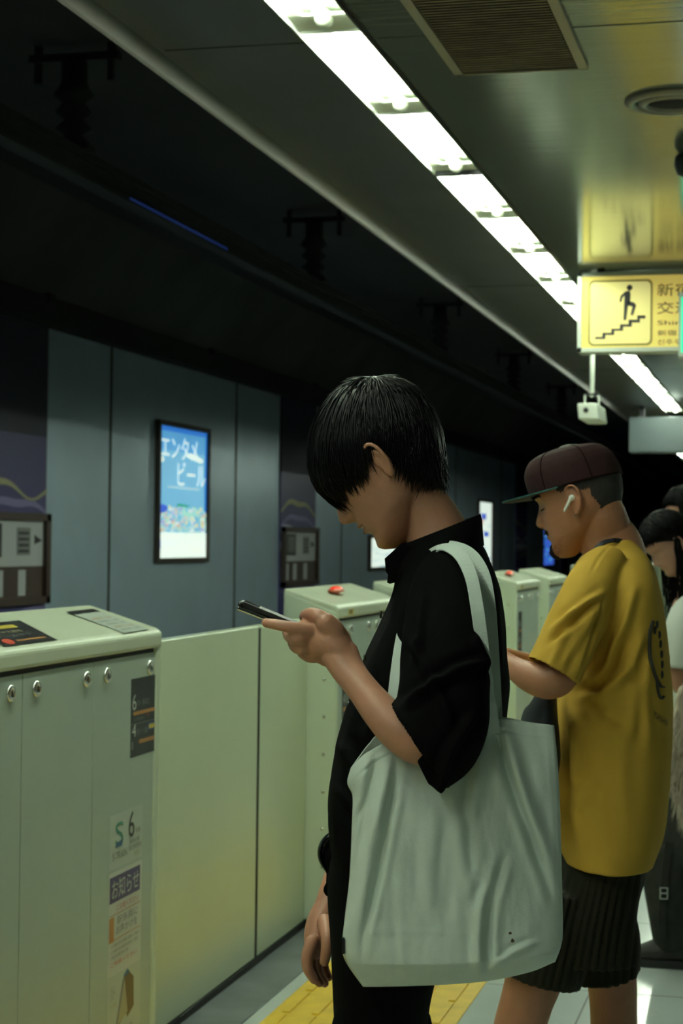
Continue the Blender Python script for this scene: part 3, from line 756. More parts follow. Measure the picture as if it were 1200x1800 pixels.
def polydist(px, py, L):
    best = 1e9; side = 0; tt = 0; tot = 0; lens = [math.dist(L[i], L[i+1]) for i in range(len(L)-1)]; S_ = sum(lens); acc = 0
    for i in range(len(L)-1):
        ax, ay = L[i]; bx, by = L[i+1]; dx, dy = bx-ax, by-ay; l2 = dx*dx+dy*dy
        u_ = max(0, min(1, ((px-ax)*dx+(py-ay)*dy)/l2)); qx, qy = ax+dx*u_, ay+dy*u_
        d_ = math.hypot(px-qx, py-qy)
        if d_ < best: best = d_; side = 1 if (px-ax)*dy-(py-ay)*dx > 0 else -1; tt = (acc+lens[i]*u_)/S_
        acc += lens[i]
    return best, side, tt
def creases(px, py, CL):
    """ridge (+) and valley (-) folds laid along lines; each: (points, amplitude m, width px)"""
    h = 0
    for L, A, sg in CL:
        d_, sd, tt = polydist(px, py, L)
        if d_ < sg*4:
            fade = min(1, tt*6+.15)*min(1, (1-tt)*4+.1)
            h += A*fade*(math.exp(-(d_/sg)**2)-.45*math.exp(-((d_-1.8*sg)/(1.1*sg))**2))
    return h

def creases_np(px, py, CL):
    h = np.zeros(len(px))
    for L, A, sg in CL:
        best = np.full(len(px), 1e9); tt = np.zeros(len(px)); lens = [math.dist(L[i], L[i+1]) for i in range(len(L)-1)]; S_ = sum(lens); acc = 0
        for i in range(len(L)-1):
            ax, ay = L[i]; bx, by = L[i+1]; dx, dy = bx-ax, by-ay; l2 = dx*dx+dy*dy
            u_ = np.clip(((px-ax)*dx+(py-ay)*dy)/l2, 0, 1); d_ = np.hypot(px-ax-dx*u_, py-ay-dy*u_)
            k = d_ < best; best[k] = d_[k]; tt[k] = (acc+lens[i]*u_[k])/S_; acc += lens[i]
        fade = np.minimum(1, tt*6+.15)*np.minimum(1, (1-tt)*4+.1)
        h += A*fade*(np.exp(-(best/sg)**2)-.45*np.exp(-((best-1.8*sg)/(1.1*sg))**2))
    return h
_RtN = np.array(_Rt)
def garment(mb, name, voxel, CL, material, parent, n1=.005, f1=7, n2=.002, it=5):
    """sew the pieces into one cloth surface, smooth the seams, then lay in the folds"""
    me = remeshed(mb, name, voxel, it, .6)
    n = len(me.vertices); co = np.empty(n*3); me.vertices.foreach_get('co', co); co = co.reshape(-1, 3)
    nr = np.empty(n*3); me.vertex_normals.foreach_get('vector', nr); nr = nr.reshape(-1, 3)
    c = (co-np.array(CAMC)) @ _RtN.T; px = 600+F*c[:, 0]/-c[:, 2]; py = 900-F*c[:, 1]/-c[:, 2]
    near = np.clip(-(nr @ np.array(FW))*3+.3, 0, 1)
    h = creases_np(px, py, CL)*near
    h += np.array([n1*noise.noise((x*f1, y*f1, z*f1*.5))+n2*noise.noise((x*24, y*24, z*16)) for x, y, z in co])
    co = co+nr*h[:, None]; me.vertices.foreach_set('co', co.ravel()); me.update()
    return mesh_obj(name, me, material, parent)
# ---- head
FT = [(-106, 50), (-104, 66), (-100, 76), (-92, 85), (-82, 89), (-70, 86), (-58, 87), (-47, 87), (-36, 88), (-22, 86), (0, 86), (18, 85), (26, 87), (38, 93), (60, 92), (80, 84), (95, 72), (110, 54), (122, 32), (128, 14), (130, 4)]
BT = [(-106, 46), (-104, 40), (-97, 28), (-85, 10), (-72, -8), (-60, -26), (-48, -50), (-35, -68), (-20, -84), (0, -93), (22, -98), (45, -99), (65, -96), (85, -86), (100, -72), (113, -50), (124, -26), (130, -6)]
WT = [(-106, 3), (-104, 14), (-99, 24), (-88, 36), (-74, 47), (-60, 55), (-45, 60), (-30, 65), (-10, 70), (10, 72), (30, 74), (60, 76), (80, 72), (98, 60), (112, 45), (123, 26), (128, 13), (130, 3)]
NT = [(-36, 0), (-31, 4), (-27, 12), (-23, 19), (-18, 22.5), (-13, 22), (-6, 18), (4, 12), (14, 7), (24, 2), (30, 0)]
def head_local(th, z, k=1.0):
    f = interp(FT, z); b = interp(BT, z); w_ = interp(WT, z)
    c = (f+b)/2; a = (f-b)/2; ex = 2.15
    ct, st_ = math.cos(th), math.sin(th)
    x = c+a*math.copysign(abs(ct)**(2/ex), ct)*k; y = w_*math.copysign(abs(st_)**(2/ex), st_)*k
    if ct > 0:
        # narrow the face towards the front
        sg = 7.5+5.5*max(0, min(1, (20-z)/36)); x += interp(NT, z)*math.exp(-(y/sg)**2)*ct
        if -30 < z < -14: x += 5*math.exp(-((abs(y)-13)/5)**2)*math.exp(-((z+21)/5)**2)
        x += 6.5*math.exp(-(y/17)**2)*math.exp(-((z+40.5)/4.2)**2)+6*math.exp(-(y/16)**2)*math.exp(-((z+52.5)/4.2)**2)
        x -= 3*math.exp(-(y/22)**2)*math.exp(-((z+46.5)/1.8)**2)
        x -= 3*math.exp(-(y/22)**2)*math.exp(-((z+64)/5)**2)
        x += 3*math.exp(-(y/16)**2)*math.exp(-((z+84)/9)**2)
        x -= 8*math.exp(-((abs(y)-31)/13)**2)*math.exp(-((z-17)/11)**2)
        x += 4.5*math.exp(-((abs(y)-31)/10)**2)*math.exp(-((z-14)/6)**2)
        x += 3*math.exp(-((abs(y)-28)/18)**2)*math.exp(-((z-36)/6)**2)
        x += 2*math.exp(-((abs(y)-42)/16)**2)*math.exp(-((z+8)/12)**2)
    return V((x, y, z))
class Head:
    def __init__(s, O, yaw, tilt, scale=1.0):
        """yaw: turn away from the viewer, starting from facing picture-left (radians); tilt: looking down"""
        s.O = V(O); h = -RT*math.cos(yaw)+FW*math.sin(yaw)
        s.f = (h*math.cos(tilt)-UP*math.sin(tilt)).normalized(); s.u = (h*math.sin(tilt)+UP*math.cos(tilt)).normalized(); s.l = s.u.cross(s.f); s.k = scale/1000
    def w(s, p): return s.O+(s.f*p[0]+s.l*p[1]+s.u*p[2])*s.k
    def skin(s, mb, m='skin', clamp=None):
        R_ = []
        for i in range(131):
            z = -105.9+235.8*i/130
            R_.append([(clamp or (lambda q: q))(s.w(head_local(2*math.pi*j/120, z))) for j in range(120)])
        mb.rings(R_, m)
    def ear(s, mb, side=1, m='skin', xs=1.0, zs=1.0):
        e = lambda x, y, z: s.w(((x+10)*xs-10, side*y, (z+25)*zs-25))
        y0 = 72
        # shell: helix rim, bowl, lobe
        rim = [(6, y0-2, 12), (10, y0+2, 24), (5, y0+8, 33), (-6, y0+13, 36), (-16, y0+16, 30), (-21, y0+17, 17), (-20, y0+15, 2), (-15, y0+11, -11), (-8, y0+7, -20), (-1, y0+3, -25), (3, y0, -20)]
        P_ = cr([(*e(*q), .0032 if k not in (8, 9) else .0048) for k, q in enumerate(rim)], 44)
        mb.tube([tuple(q) for q in P_], m, n=10)
        anti = [(-2, y0+4, 22), (-9, y0+8, 20), (-13, y0+9, 8), (-11, y0+8, -4), (-4, y0+4, -12)]
        mb.tube([tuple(q) for q in cr([(*e(*q), .0032) for q in anti], 20)], m, n=8)
        mb.tube([tuple(q) for q in cr([(*e(4, y0-1, 2), .004), (*e(3, y0+3, -2), .0042), (*e(3, y0, -8), .004)], 8)], m, n=8)
        # back plate
        mb.ellipsoid(e(-7, y0+4, 5), s.f*.0175*xs, s.l*side*.004+s.f*-.004, s.u*.031*zs, m, 20, 12)
        mb.ellipsoid(e(-2, y0+1, -18), s.f*.0075, s.l*.0045, s.u*.0085, m, 14, 8)
def strand(pts, r0, r1, mb, m='hair', n=4, flat=.55):
    P_ = np.array(pts, float); k = len(P_); R_ = []
    for i in range(k):
        a = P_[max(i-1, 0)]; b = P_[min(i+1, k-1)]; t_ = V(b-a).normalized(); c = V(P_[i])
        nn = t_.orthogonal().normalized(); bb = t_.cross(nn); u_ = i/(k-1)
        r = r0*(1-u_)**.6+r1 if i < k-1 else r1
        R_.append([c+(nn*math.cos(q)+bb*math.sin(q)*flat)*r for q in [2*math.pi*j/n for j in range(n)]])
    mb.rings(R_, m, True)

def finger(mb, D, pts, m='skin'):
    mb.tube([tuple(q) for q in cr(T(D, pts), max(8, len(pts)*4))], m, n=12)

# ------------------------------------------------------------------ 1. man in black looking at his phone
D1 = 2.78; rnd = random.Random(3)
man = thing('person', 'black-haired man in black short-sleeved shirt, head bowed over the phone in his raised hand', 'person', (*[at(690, 1500, D1).x, at(690, 1500, D1).y], 0))
H1 = Head(at(676, 818, D1), math.radians(10), math.radians(44), 1.02)
# outline of the hair mass, used for the scalp too
HC = V((666, 782, 0))
sil_tab = [(-180, 140), (-140, 142), (-125, 140), (-112, 124), (-95, 113), (-78, 111), (-63, 112), (-45, 116), (-25, 119), (-10, 123), (5, 126), (20, 124), (35, 120), (50, 119), (65, 120), (82, 123), (98, 126), (110, 131), (125, 135), (140, 133), (150, 132), (180, 140)]
lat_r = 93.0
Ttab = [(0, 146), (20, 142), (42, 134), (60, 129), (70, 124), (76, 112), (84, 96), (92, 93), (99, 99), (106, 114), (118, 126), (135, 131), (155, 130), (180, 128)]
cx_ = V((-.08, 1, 0)).normalized(); ef = V((-1, -.08, 0)).normalized(); es_ = V((0, 0, 1))
def hair_pt(al, t_, k):
    d_ = cx_*math.cos(t_)+(ef*math.cos(al)+es_*math.sin(al))*math.sin(t_)
    phi = math.degrees(math.atan2(-d_.x, d_.y)); rs = interp(sil_tab, phi); pl = math.hypot(d_.x, d_.y)
    r = 1/math.sqrt((pl/rs)**2+(d_.z/lat_r)**2)*k
    px = HC.x+d_.x*r; py = HC.y-d_.y*r; return at(px, py, D1-d_.z*r*D1/F)
def Tend(al): return interp(Ttab, abs(math.degrees(al)))
def under_hair(p):
    q = V(p); c0 = at(HC.x, HC.y, D1); s_ = F/D1; d = q-c0
    x, y, z = d.dot(RT)*s_, d.dot(UP)*s_, -d.dot(FW)*s_; L = math.sqrt(x*x+y*y+z*z)+1e-6; n_ = V((x/L, y/L, z/L))
    t_ = math.degrees(math.acos(max(-1, min(1, n_.dot(cx_))))); al = math.atan2(n_.dot(es_), n_.dot(ef))
    phi = math.degrees(math.atan2(-n_.x, n_.y)); rs = interp(sil_tab, phi); pl = math.hypot(n_.x, n_.y); r = .89/math.sqrt((pl/rs)**2+(n_.z/lat_r)**2)
    k = max(0, min(1, (Tend(al)-2-t_)/14))
    if L > r: d = d*(1-k+k*r/L)
    return c0+d
b = MB()
H1.skin(b, 'skin', under_hair); H1.ear(b, 1, 'skin', .62, .88); H1.ear(b, -1)
# neck
nk = [tuple(x) for x in T(D1, [(708, 800, 0, 36, 46), (722, 838, 0, 42, 50), (738, 880, 0, 47, 53), (764, 932, 0, 56, 60), (785, 1010, 0, 74, 95)])]
b.tube(nk, 'skin', n=28, res=18, ref=tuple(RT))
# trunk under the clothes
sil(b, D1, [(985, 735, 840, .10, 0), (1030, 715, 860, .17, 0), (1100, 700, 870, .15, 0), (1250, 650, 865, .13, 0), (1400, 610, 840, .13, 0), (1550, 605, 800, .14, 0)], 'skin', 40)
# raised left arm and hand
b.tube([tuple(q) for q in T(D1, [(790, 1030, -.15, 42), (775, 1180, -.23, 40), (764, 1290, -.275, 38), (737, 1306, -.28, 39), (701, 1282, -.275, 39), (668, 1250, -.26, 33), (636, 1210, -.235, 28), (612, 1178, -.215, 24.5, 30), (597, 1150, -.2, 26, 34)])], 'skin', n=24, res=60)
PALM = MB()
b.tube([tuple(q) for q in T(D1, [(600, 1150, -.2, 27, 30), (580, 1128, -.19, 37, 34), (556, 1120, -.175, 40, 30), (532, 1121, -.165, 31, 24)])], 'skin', n=24, res=16, ref=tuple(FW*.2+UP))
b.tube([tuple(q) for q in T(D1, [(594, 1138, -.195, 22), (586, 1112, -.200, 22), (574, 1096, -.205, 19)])], 'skin', n=16, res=10)       # thumb root
finger(b, D1, [(580, 1100, -.203, 18), (562, 1085, -.200, 14), (548, 1079, -.185, 11.5), (538, 1081, -.155, 10.5), (534, 1084, -.135, 9)])
finger(b, D1, [(560, 1112, -.19, 14), (538, 1108, -.20, 12.5), (512, 1103, -.205, 11), (486, 1098, -.20, 9.8), (468, 1095, -.19, 8.8)])
finger(b, D1, [(548, 1124, -.185, 15), (524, 1121, -.20, 13), (514, 1120, -.19, 12.5), (508, 1117, -.165, 11), (506, 1110, -.125, 10), (510, 1102, -.095, 9)])
finger(b, D1, [(552, 1138, -.18, 15), (531, 1139, -.19, 12.5), (523, 1138, -.18, 12), (517, 1134, -.155, 10.5), (514, 1124, -.115, 9.5), (518, 1112, -.085, 8.5)])
finger(b, D1, [(566, 1150, -.18, 15), (548, 1154, -.18, 12), (539, 1152, -.17, 11), (531, 1147, -.145, 9.5), (528, 1137, -.11, 8.5), (530, 1126, -.085, 8)])
b.tube([tuple(q) for q in T(D1, [(592, 1156, -.19, 17), (575, 1156, -.185, 17), (560, 1150, -.18, 14)])], 'skin', n=14, res=8)
# lowered right arm and hand, on the far side
b.tube([tuple(q) for q in T(D1, [(800, 1040, .17, 45), (745, 1200, .24, 42), (690, 1330, .26, 40), (640, 1440, .24, 33), (600, 1530, .20, 27), (578, 1590, .17, 22, 27)])], 'skin', n=22, res=40)
b.tube([tuple(q) for q in T(D1, [(578, 1588, .17, 23, 26), (564, 1620, .16, 25, 34), (556, 1650, .15, 23, 36), (553, 1668, .15, 17, 32)])], 'skin', n=22, res=14, ref=tuple(RT))
finger(b, D1, [(548, 1655, .115, 12), (540, 1680, .11, 11), (541, 1702, .11, 10), (552, 1722, .115, 8.5)])
finger(b, D1, [(553, 1660, .14, 12), (547, 1688, .14, 11), (550, 1710, .14, 10), (561, 1727, .14, 8.5)])
finger(b, D1, [(560, 1662, .165, 12), (556, 1690, .17, 11), (560, 1712, .17, 9.5), (570, 1728, .17, 8.3)])
finger(b, D1, [(567, 1660, .19, 11), (566, 1685, .195, 10), (570, 1704, .195, 9), (577, 1718, .19, 7.5)])
finger(b, D1, [(570, 1620, .12, 14), (575, 1645, .085, 12), (574, 1668, .08, 10.5), (570, 1690, .085, 9)])
me = remeshed(b, 'body', .0021, 3)
body1 = mesh_obj('body', me, 'skin', man)
# lips
b = MB()
def surf_patch(H, mb, zs, ths, off, m):
    R_ = [[H.w(head_local(th, z)+V((off, 0, 0))) for th in ths] for z in zs]
    mb.rings(R_, m, cap=False, closed=False)
for (za, zb, off) in ((-38.5, -45.5, .7), (-48, -55, .7)):
    ths = [math.radians(a) for a in range(-24, 25, 2)]
    R_ = []
    for i in range(7):
        row = []
        for th in ths:
            tp = 1-abs(th)/math.radians(25); zc_ = (-46.2); z = za+(zb-za)*i/6; z = zc_+(z-zc_)*(.25+.75*tp**.6)
            row.append(H1.w(head_local(th, z)+V((off*min(1, tp*3), 0, 0))))
        R_.append(row)
    b.rings(R_, 'lip_skin', cap=False, closed=False)
b.build('lips', man, recalc=False)
# hair: clumps combed from the crown over the whole head
b = MB()
# scalp layer
na, nt_ = 90, 26; R_ = []
for i in range(nt_+1):
    R_.append([hair_pt(-math.pi+2*math.pi*j/na, math.radians((Tend(-math.pi+2*math.pi*j/na)-10)*max(.01, i/nt_)), .935) for j in range(na)])
b.rings(R_, 'hair', cap=False)
# inner return so the scalp layer has thickness
b.rings([[hair_pt(-math.pi+2*math.pi*j/na, math.radians(Tend(-math.pi+2*math.pi*j/na)-10), k_) for j in range(na)] for k_ in (.935, .84)], 'hair', cap=False)
for i in range(3300):
    al = rnd.uniform(-math.pi, math.pi)
    if i % 3 and math.sin(al) < 0: al = -al
    te = Tend(al)+rnd.gauss(0, 4.2 if abs(al) < 1.6 else 6.5)-(rnd.random()**3)*18; ln = rnd.uniform(45, 105); t1 = te if rnd.random() < .62 else rnd.uniform(40, te); t0 = max(7, t1-ln)
    k0 = rnd.uniform(.90, .96); k1 = k0+rnd.uniform(.02, .075); sw = rnd.gauss(0, .10); wob = rnd.uniform(0, 6)
    pts = []
    for q in range(9):
        u_ = q/8; pts.append(hair_pt(al+sw*u_*u_+.02*math.sin(wob+u_*4), math.radians(t0+(t1-t0)*u_), k0+(k1-k0)*math.sin(u_*math.pi*.62)/.93))
    strand(pts, rnd.uniform(.0010, .0030), .00010, b)
for i in range(320):   # crown tufts standing up a little
    al = rnd.uniform(-math.pi, math.pi); t0 = rnd.uniform(0, 22); pts = [hair_pt(al+.25*u_, math.radians(t0+u_*22), .95+kk*u_**1.3) for kk in (rnd.uniform(.05, .13),) for u_ in (0, .25, .5, .75, 1)]
    strand(pts, .0012, .0001, b)
for i in range(90):   # loose hairs standing off the outline
    al = rnd.uniform(-math.pi, math.pi); t0 = rnd.uniform(10, 110); kk = rnd.uniform(.04, .11); pts = [hair_pt(al+.1*u_, math.radians(t0+26*u_), .97+kk*u_) for u_ in (0, .25, .5, .75, 1)]
    strand(pts, .0006, .0001, b)
for i in range(190):   # flicks at the nape
    al = math.pi-rnd.uniform(0, 1.1); t1 = rnd.uniform(104, 136); pts = [hair_pt(al, math.radians(t1-34+34*u_), .95+kk*u_**2) for kk in (rnd.uniform(.05, .17),) for u_ in (0, .25, .5, .75, 1)]
    strand(pts, .0018, .0001, b)
hair1 = b.build('hair', man, recalc=False)

# shirt
def shirt_d(p, nv):
    px, py = proj(p); return creases(px, py, CL1)+.004*noise.noise(V((p.x*9, p.y*9, p.z*5)))+.0025*noise.noise(p*22)
CL1 = [([(640, 1175), (700, 1260), (720, 1340)], .007, 9), ([(600, 1300), (660, 1380), (740, 1420)], .008, 11), ([(590, 1380), (680, 1430), (760, 1440)], .006, 9), ([(700, 1020), (690, 1120), (660, 1230)], .006, 8), ([(870, 1030), (875, 1120), (880, 1200)], .005, 8)]
def sweep(mb, P_, m, n=64, disp=None, ref=None, open_end=True):
    R_ = []; nrm = V(ref)
    for i in range(len(P_)):
        a = P_[max(i-1, 0)][:3]; b_ = P_[min(i+1, len(P_)-1)][:3]; t_ = V(b_-a).normalized(); nn = (nrm-t_*nrm.dot(t_)).normalized(); bb = t_.cross(nn); c = V(P_[i][:3]); r = []
        for j in range(n):
            x = 2*math.pi*j/n; q = c+nn*math.cos(x)*P_[i][3]+bb*math.sin(x)*P_[i][4]; nv = (q-c).normalized()
            if disp: q = q+nv*disp(q, nv)
            r.append(q)
        R_.append(r)
    if open_end:       # turn the cloth inwards and back up inside
        for k_, back in ((.93, 0), (.90, 4), (.82, 10)):
            ci = V(P_[-1-back][:3]); src = R_[len(P_)-1-back]; R_.append([ci+(q-ci)*k_ for q in src])
    mb.rings(R_, m, True)
b = MB()
sil(b, D1, [(948, 745, 836, .060, 0), (962, 724, 850, .085, 0), (985, 706, 860, .135, 0), (1012, 696, 869, .175, 0), (1050, 688, 880, .190, 0), (1100, 669, 887, .19, 0), (1150, 646, 891, .185, 0), (1200, 628, 893, .18, 0), (1250, 611, 889, .175, 0), (1300, 597, 882, .175, 0), (1350, 586, 874, .18, 0), (1400, 577, 866, .185, 0), (1450, 577, 858, .185, 0), (1500, 582, 852, .18, 0), (1540, 590, 845, .175, 0)], 'shirt_black', 90, 70, 2.35)
# left sleeve, wide, falling open at the elbow
P_ = cr(T(D1, [(800, 1002, -.07, 56, 50), (791, 1030, -.125, 62, 66), (783, 1085, -.18, 64, 72), (780, 1150, -.225, 66, 77), (778, 1215, -.255, 72, 80), (774, 1262, -.27, 76, 84), (758, 1296, -.275, 76, 88), (736, 1312, -.275, 76, 92)]), 60)
sweep(b, P_, 'shirt_black', 72, None, tuple(FW))
# pointed corner of the hem and of the elbow fold
b.prism([at(x, y, D1-.315) for x, y in [(735, 1340), (752, 1380), (777, 1399), (792, 1378), (800, 1330), (760, 1310)]], FW*.03, 'shirt_black')
b.prism([at(x, y, D1-.27) for x, y in [(838, 1118), (860, 1163), (853, 1195), (830, 1262), (800, 1200)]], FW*.03, 'shirt_black')
P2 = cr(T(D1, [(800, 1005, .10, 45), (790, 1060, .18, 55), (760, 1180, .25, 62), (715, 1290, .27, 62), (668, 1390, .26, 60), (640, 1450, .24, 58)]), 30)
sweep(b, P2, 'shirt_black', 40, None, tuple(FW))
CL1 = [([(640, 1175), (660, 1240), (650, 1300)], .006, 9), ([(600, 1300), (640, 1380), (700, 1420)], .008, 11), ([(590, 1380), (640, 1430), (700, 1440)], .006, 9), ([(870, 1030), (875, 1120), (880, 1200)], .005, 8),
       ([(855, 1163), (800, 1180), (740, 1215), (705, 1245)], .012, 9), ([(712, 1110), (760, 1190), (800, 1290)], .007, 10), ([(835, 1250), (790, 1320), (772, 1390)], .008, 9), ([(745, 1040), (735, 1120), (720, 1180)], .006, 8)]
garment(b, 'shirt', .0034, CL1, 'shirt_black', man, it=3)
# collar: stand and fold-over leaf
b = MB()
def ring_at(front, back, wh, w0=0, n=56, gap=0):
    f_ = at(*front, D1+w0); k_ = at(*back, D1+w0); c = (f_+k_)/2; a = (k_-f_)/2
    return [c+a*math.cos(x)+FW*wh*math.sin(x) for x in [2*math.pi*j/n for j in range(n)]]
outer = [ring_at((704, 1008), (846, 958), .098), ring_at((702, 985), (846, 935), .088), ring_at((703, 965), (845, 912), .078), ring_at((706, 957), (843, 903), .073)]
inner = [ring_at((711, 960), (838, 907), .070), ring_at((712, 980), (838, 930), .074), ring_at((714, 1005), (836, 955), .080)]
b.rings(outer+inner, 'shirt_black', False)
leaf = [ring_at((704, 958), (844, 903), .0735), ring_at((693, 975), (847, 915), .088), ring_at((683, 998), (848, 935), .106), ring_at((680, 1024), (850, 958), .121), ring_at((684, 1026), (846, 960), .117), ring_at((697, 985), (843, 922), .088)]
b.rings(leaf, 'shirt_black', False)
for w_ in (-.065, ):     # leaf point at the throat
    b.prism([at(x, y, D1+w_) for x, y in ((705, 956), (676, 982), (678, 1005), (690, 1021), (704, 1016), (722, 990), (735, 965))], FW*.012, 'shirt_black')
b.build('collar', man)
b = MB()
for (x, y) in ((668, 1080), (640, 1155), (612, 1240)):
    c = at(x+3, y, D1-.02); b.lathe(c, [(.006, 0), (.006, .003), (.002, .004)], 'black_plastic', 14, ax=tuple(-RT))
b.build('button', man)
# trousers and shoes
b = MB()
def tr_d(p, nv): return .005*noise.noise(V((p.x*8, p.y*8, p.z*4)))
sil(b, D1, [(1490, 584, 835, .165, 0), (1560, 574, 815, .170, 0), (1640, 577, 785, .175, 0), (1740, 581, 757, .175, 0), (1800, 585, 749, .172, 0), (1850, 590, 745, .168, 0)], 'trouser_black', 60, 24, 2.3, tr_d)
for w_, dx in ((-.09, -8), (.10, 14)):
    b.tube([tuple(q) for q in T(D1, [(668+dx, 1820, w_, 82, 90), (664+dx, 2000, w_, 74, 82), (665+dx, 2200, w_, 66, 70), (670+dx, 2310, w_, 66, 66)])], 'trouser_black', n=28, res=20, ref=tuple(RT))
b.build('trousers', man)
for w_, dx in ((-.09, -8), (.10, 14)):
    b = MB(); c = at(655+dx, 2310, D1+w_); c.z = 0
    b.tube([(c.x+.09, c.y, .045, .04, .04), (c.x+.02, c.y, .05, .046, .048), (c.x-.08, c.y, .04, .036, .05), (c.x-.15, c.y, .032, .028, .042)], 'shoe', n=20, res=16, ref=(0, 0, 1)); b.box((c.x-.17, c.y-.045, .0), (c.x+.12, c.y+.045, .014), 'shoe'); b.build('shoe', man)
# small pouch at his front with a buckle
t = thing('waist_pouch', 'small black pouch with a glossy buckle at the front of the black-shirted man', 'bag', at(580, 1530, D1+.1))
b = MB(); b.tube([tuple(q) for q in T(D1, [(596, 1470, .05, 14, 40), (588, 1498, .05, 22, 55), (592, 1530, .05, 19, 55), (592, 1560, .05, 18, 50), (600, 1582, .05, 12, 45)])], 'trouser_black', n=28, res=24, ref=tuple(RT)); b.build('pouch_body', t)
b = MB(); b.tube([tuple(q) for q in T(D1, [(598, 1462, .04, 14, 3.5), (580, 1467, .03, 14, 3.5), (568, 1478, .03, 16, 4), (562, 1495, .03, 16, 4.5), (564, 1512, .03, 16, 4), (573, 1528, .03, 14, 3.5)])], 'glass_dark', n=14, res=30, ref=tuple(FW)); b.build('buckle_strap', t)
b = MB(); b.tube([tuple(q) for q in T(D1, [(577, 1530, .05, 10, 5), (584, 1545, .03, 12, 6), (574, 1563, .03, 12, 6), (582, 1572, .04, 14, 6), (600, 1580, .05, 14, 6)])], 'trouser_black', n=12, res=20, ref=tuple(FW)); b.build('flap', t)

# phone in his hand, two folded halves
t = thing('mobile_phone', "dark folding phone held edge-on in the bowed man's raised hand", 'phone', at(500, 1085, D1-.15))
def slab(a, b_, wa, wb, th, m, name, bev=.002):
    A = at(*a, D1); B = at(*b_, D1); ax = (B-A)/2; c = (A+B)/2; n_ = ax.cross(FW).normalized()*th/2
    mb = MB(); mb.obox(c+FW*(wa+wb)/2, ax, FW*(wb-wa)/2, n_, m); return mb.build(name, t, bevel=bev)
slab((436, 1054), (556, 1104), -.165, -.095, .0065, 'steel_dark', 'upper_half')
slab((438, 1051.5), (556, 1100.8), -.160, -.100, .0012, 'glass_dark', 'screen', .0004)
slab((427, 1061), (548, 1108), -.165, -.095, .0065, 'chrome', 'lower_half')
A = at(433, 1056, D1); b = MB(); b.tube([(*(A-FW*.165), .0042), (*(A-FW*.095), .0042)], 'steel_dark', n=12); b.build('hinge', t)

# ------------------------------------------------------------------ tote bag
tote = thing('tote_bag', "large off-white canvas tote bag hanging from the black-shirted man's shoulder", 'bag', at(795, 1500, D1-.2))
BW = -.225
CLT = [([(620, 1372), (655, 1342), (692, 1322), (760, 1316), (850, 1286), (885, 1285), (973, 1297)], -.0022, 3), ([(616, 1420), (614, 1540), (606, 1660)], -.0012, 3), ([(966, 1290), (976, 1440), (981, 1640)], -.0015, 3), ([(868, 1275), (895, 1370), (935, 1480), (978, 1600)], -.010, 8), ([(885, 1270), (915, 1370), (952, 1470), (984, 1560)], .008, 11),
       ([(888, 1500), (862, 1580), (854, 1650), (858, 1728)], -.010, 8), ([(872, 1540), (842, 1600), (842, 1720)], .005, 10),
       ([(700, 1320), (690, 1400), (668, 1520), (640, 1640), (633, 1710)], -.008, 7), ([(685, 1325), (665, 1420), (640, 1540), (618, 1650)], .009, 10), ([(662, 1325), (640, 1420), (630, 1500)], -.007, 7),
       ([(820, 1300), (818, 1420), (830, 1530), (868, 1560)], -.005, 9), ([(760, 1430), (755, 1520), (760, 1620)], .004, 14), ([(858, 1705), (900, 1675), (945, 1655)], .006, 6),
       ([(630, 1640), (720, 1637), (845, 1642)], .0005, 4), ([(850, 1300), (838, 1400), (800, 1480)], .006, 12), ([(905, 1330), (922, 1420), (925, 1520)], .004, 12), ([(640, 1410), (625, 1440), (617, 1470)], -.006, 6)]
topF = cr([(617, 1352), (632, 1336), (650, 1322), (690, 1304), (760, 1298), (825, 1276), (850, 1266), (885, 1266), (930, 1272), (973, 1277)], 121)
topB = cr([(615, 1342), (630, 1322), (648, 1300), (668, 1286), (740, 1288), (825, 1268), (850, 1258), (888, 1259), (930, 1268), (973, 1274)], 121)
lef = cr([(617, 1350), (611, 1376), (620, 1400), (619, 1450), (615, 1540), (607, 1610), (602, 1660), (608, 1690), (638, 1734)], 161)
rig = cr([(973, 1275), (979, 1340), (983, 1420), (986, 1530), (988, 1630), (985, 1662), (975, 1690)], 161)
bot_ = cr([(638, 1734), (700, 1733), (780, 1730), (860, 1723), (930, 1708), (975, 1690)], 121)
def coons(top_, s_, t_, i, j):
    tp = top_[i]; bt = bot_[i]; lf = lef[j]; rg = rig[j]
    return tp*(1-t_)+bt*t_+lf*(1-s_)+rg*s_-((1-s_)*(1-t_)*top_[0]+s_*(1-t_)*top_[-1]+(1-s_)*t_*bot_[0]+s_*t_*bot_[-1])
def bag_sheet(top_, sign, m):
    R_ = []
    for j in range(161):
        t_ = j/160; row = []
        for i in range(121):
            s_ = i/120; px, py = coons(top_, s_, t_, i, j)
            edge = (max(0, math.sin(math.pi*s_))**.45)*(max(0, min(1, (1-t_)*9))**.5)
            bulge = edge*(.010+.042*t_**.8+.006*math.sin(math.pi*t_))
            w_ = BW-sign*bulge
            if sign > 0: w_ -= creases(px, py, CLT)*min(1, edge*1.2)
            w_ += .003*noise.noise(V((px*.02, py*.012, 3)))+.0022*noise.noise(V((px*.06, py*.012, 7)))*edge+.0008*noise.noise(V((px*.12, py*.05, 1)))*edge
            row.append(at(px, py, D1+w_))
        R_.append(row)
    return R_
A_ = bag_sheet(topF, 1, 'canvas'); B_ = bag_sheet(topB, -1, 'canvas')
b = MB(); b.rings(A_, 'canvas', False, True, False); b.rings(B_, 'canvas', False, True, False)
o = b.build('bag_body', tote, recalc=False); sd = o.modifiers.new('thick', 'SOLIDIFY'); sd.thickness = .0016; sd.offset = 0
b = MB(); R_ = []     # top hem
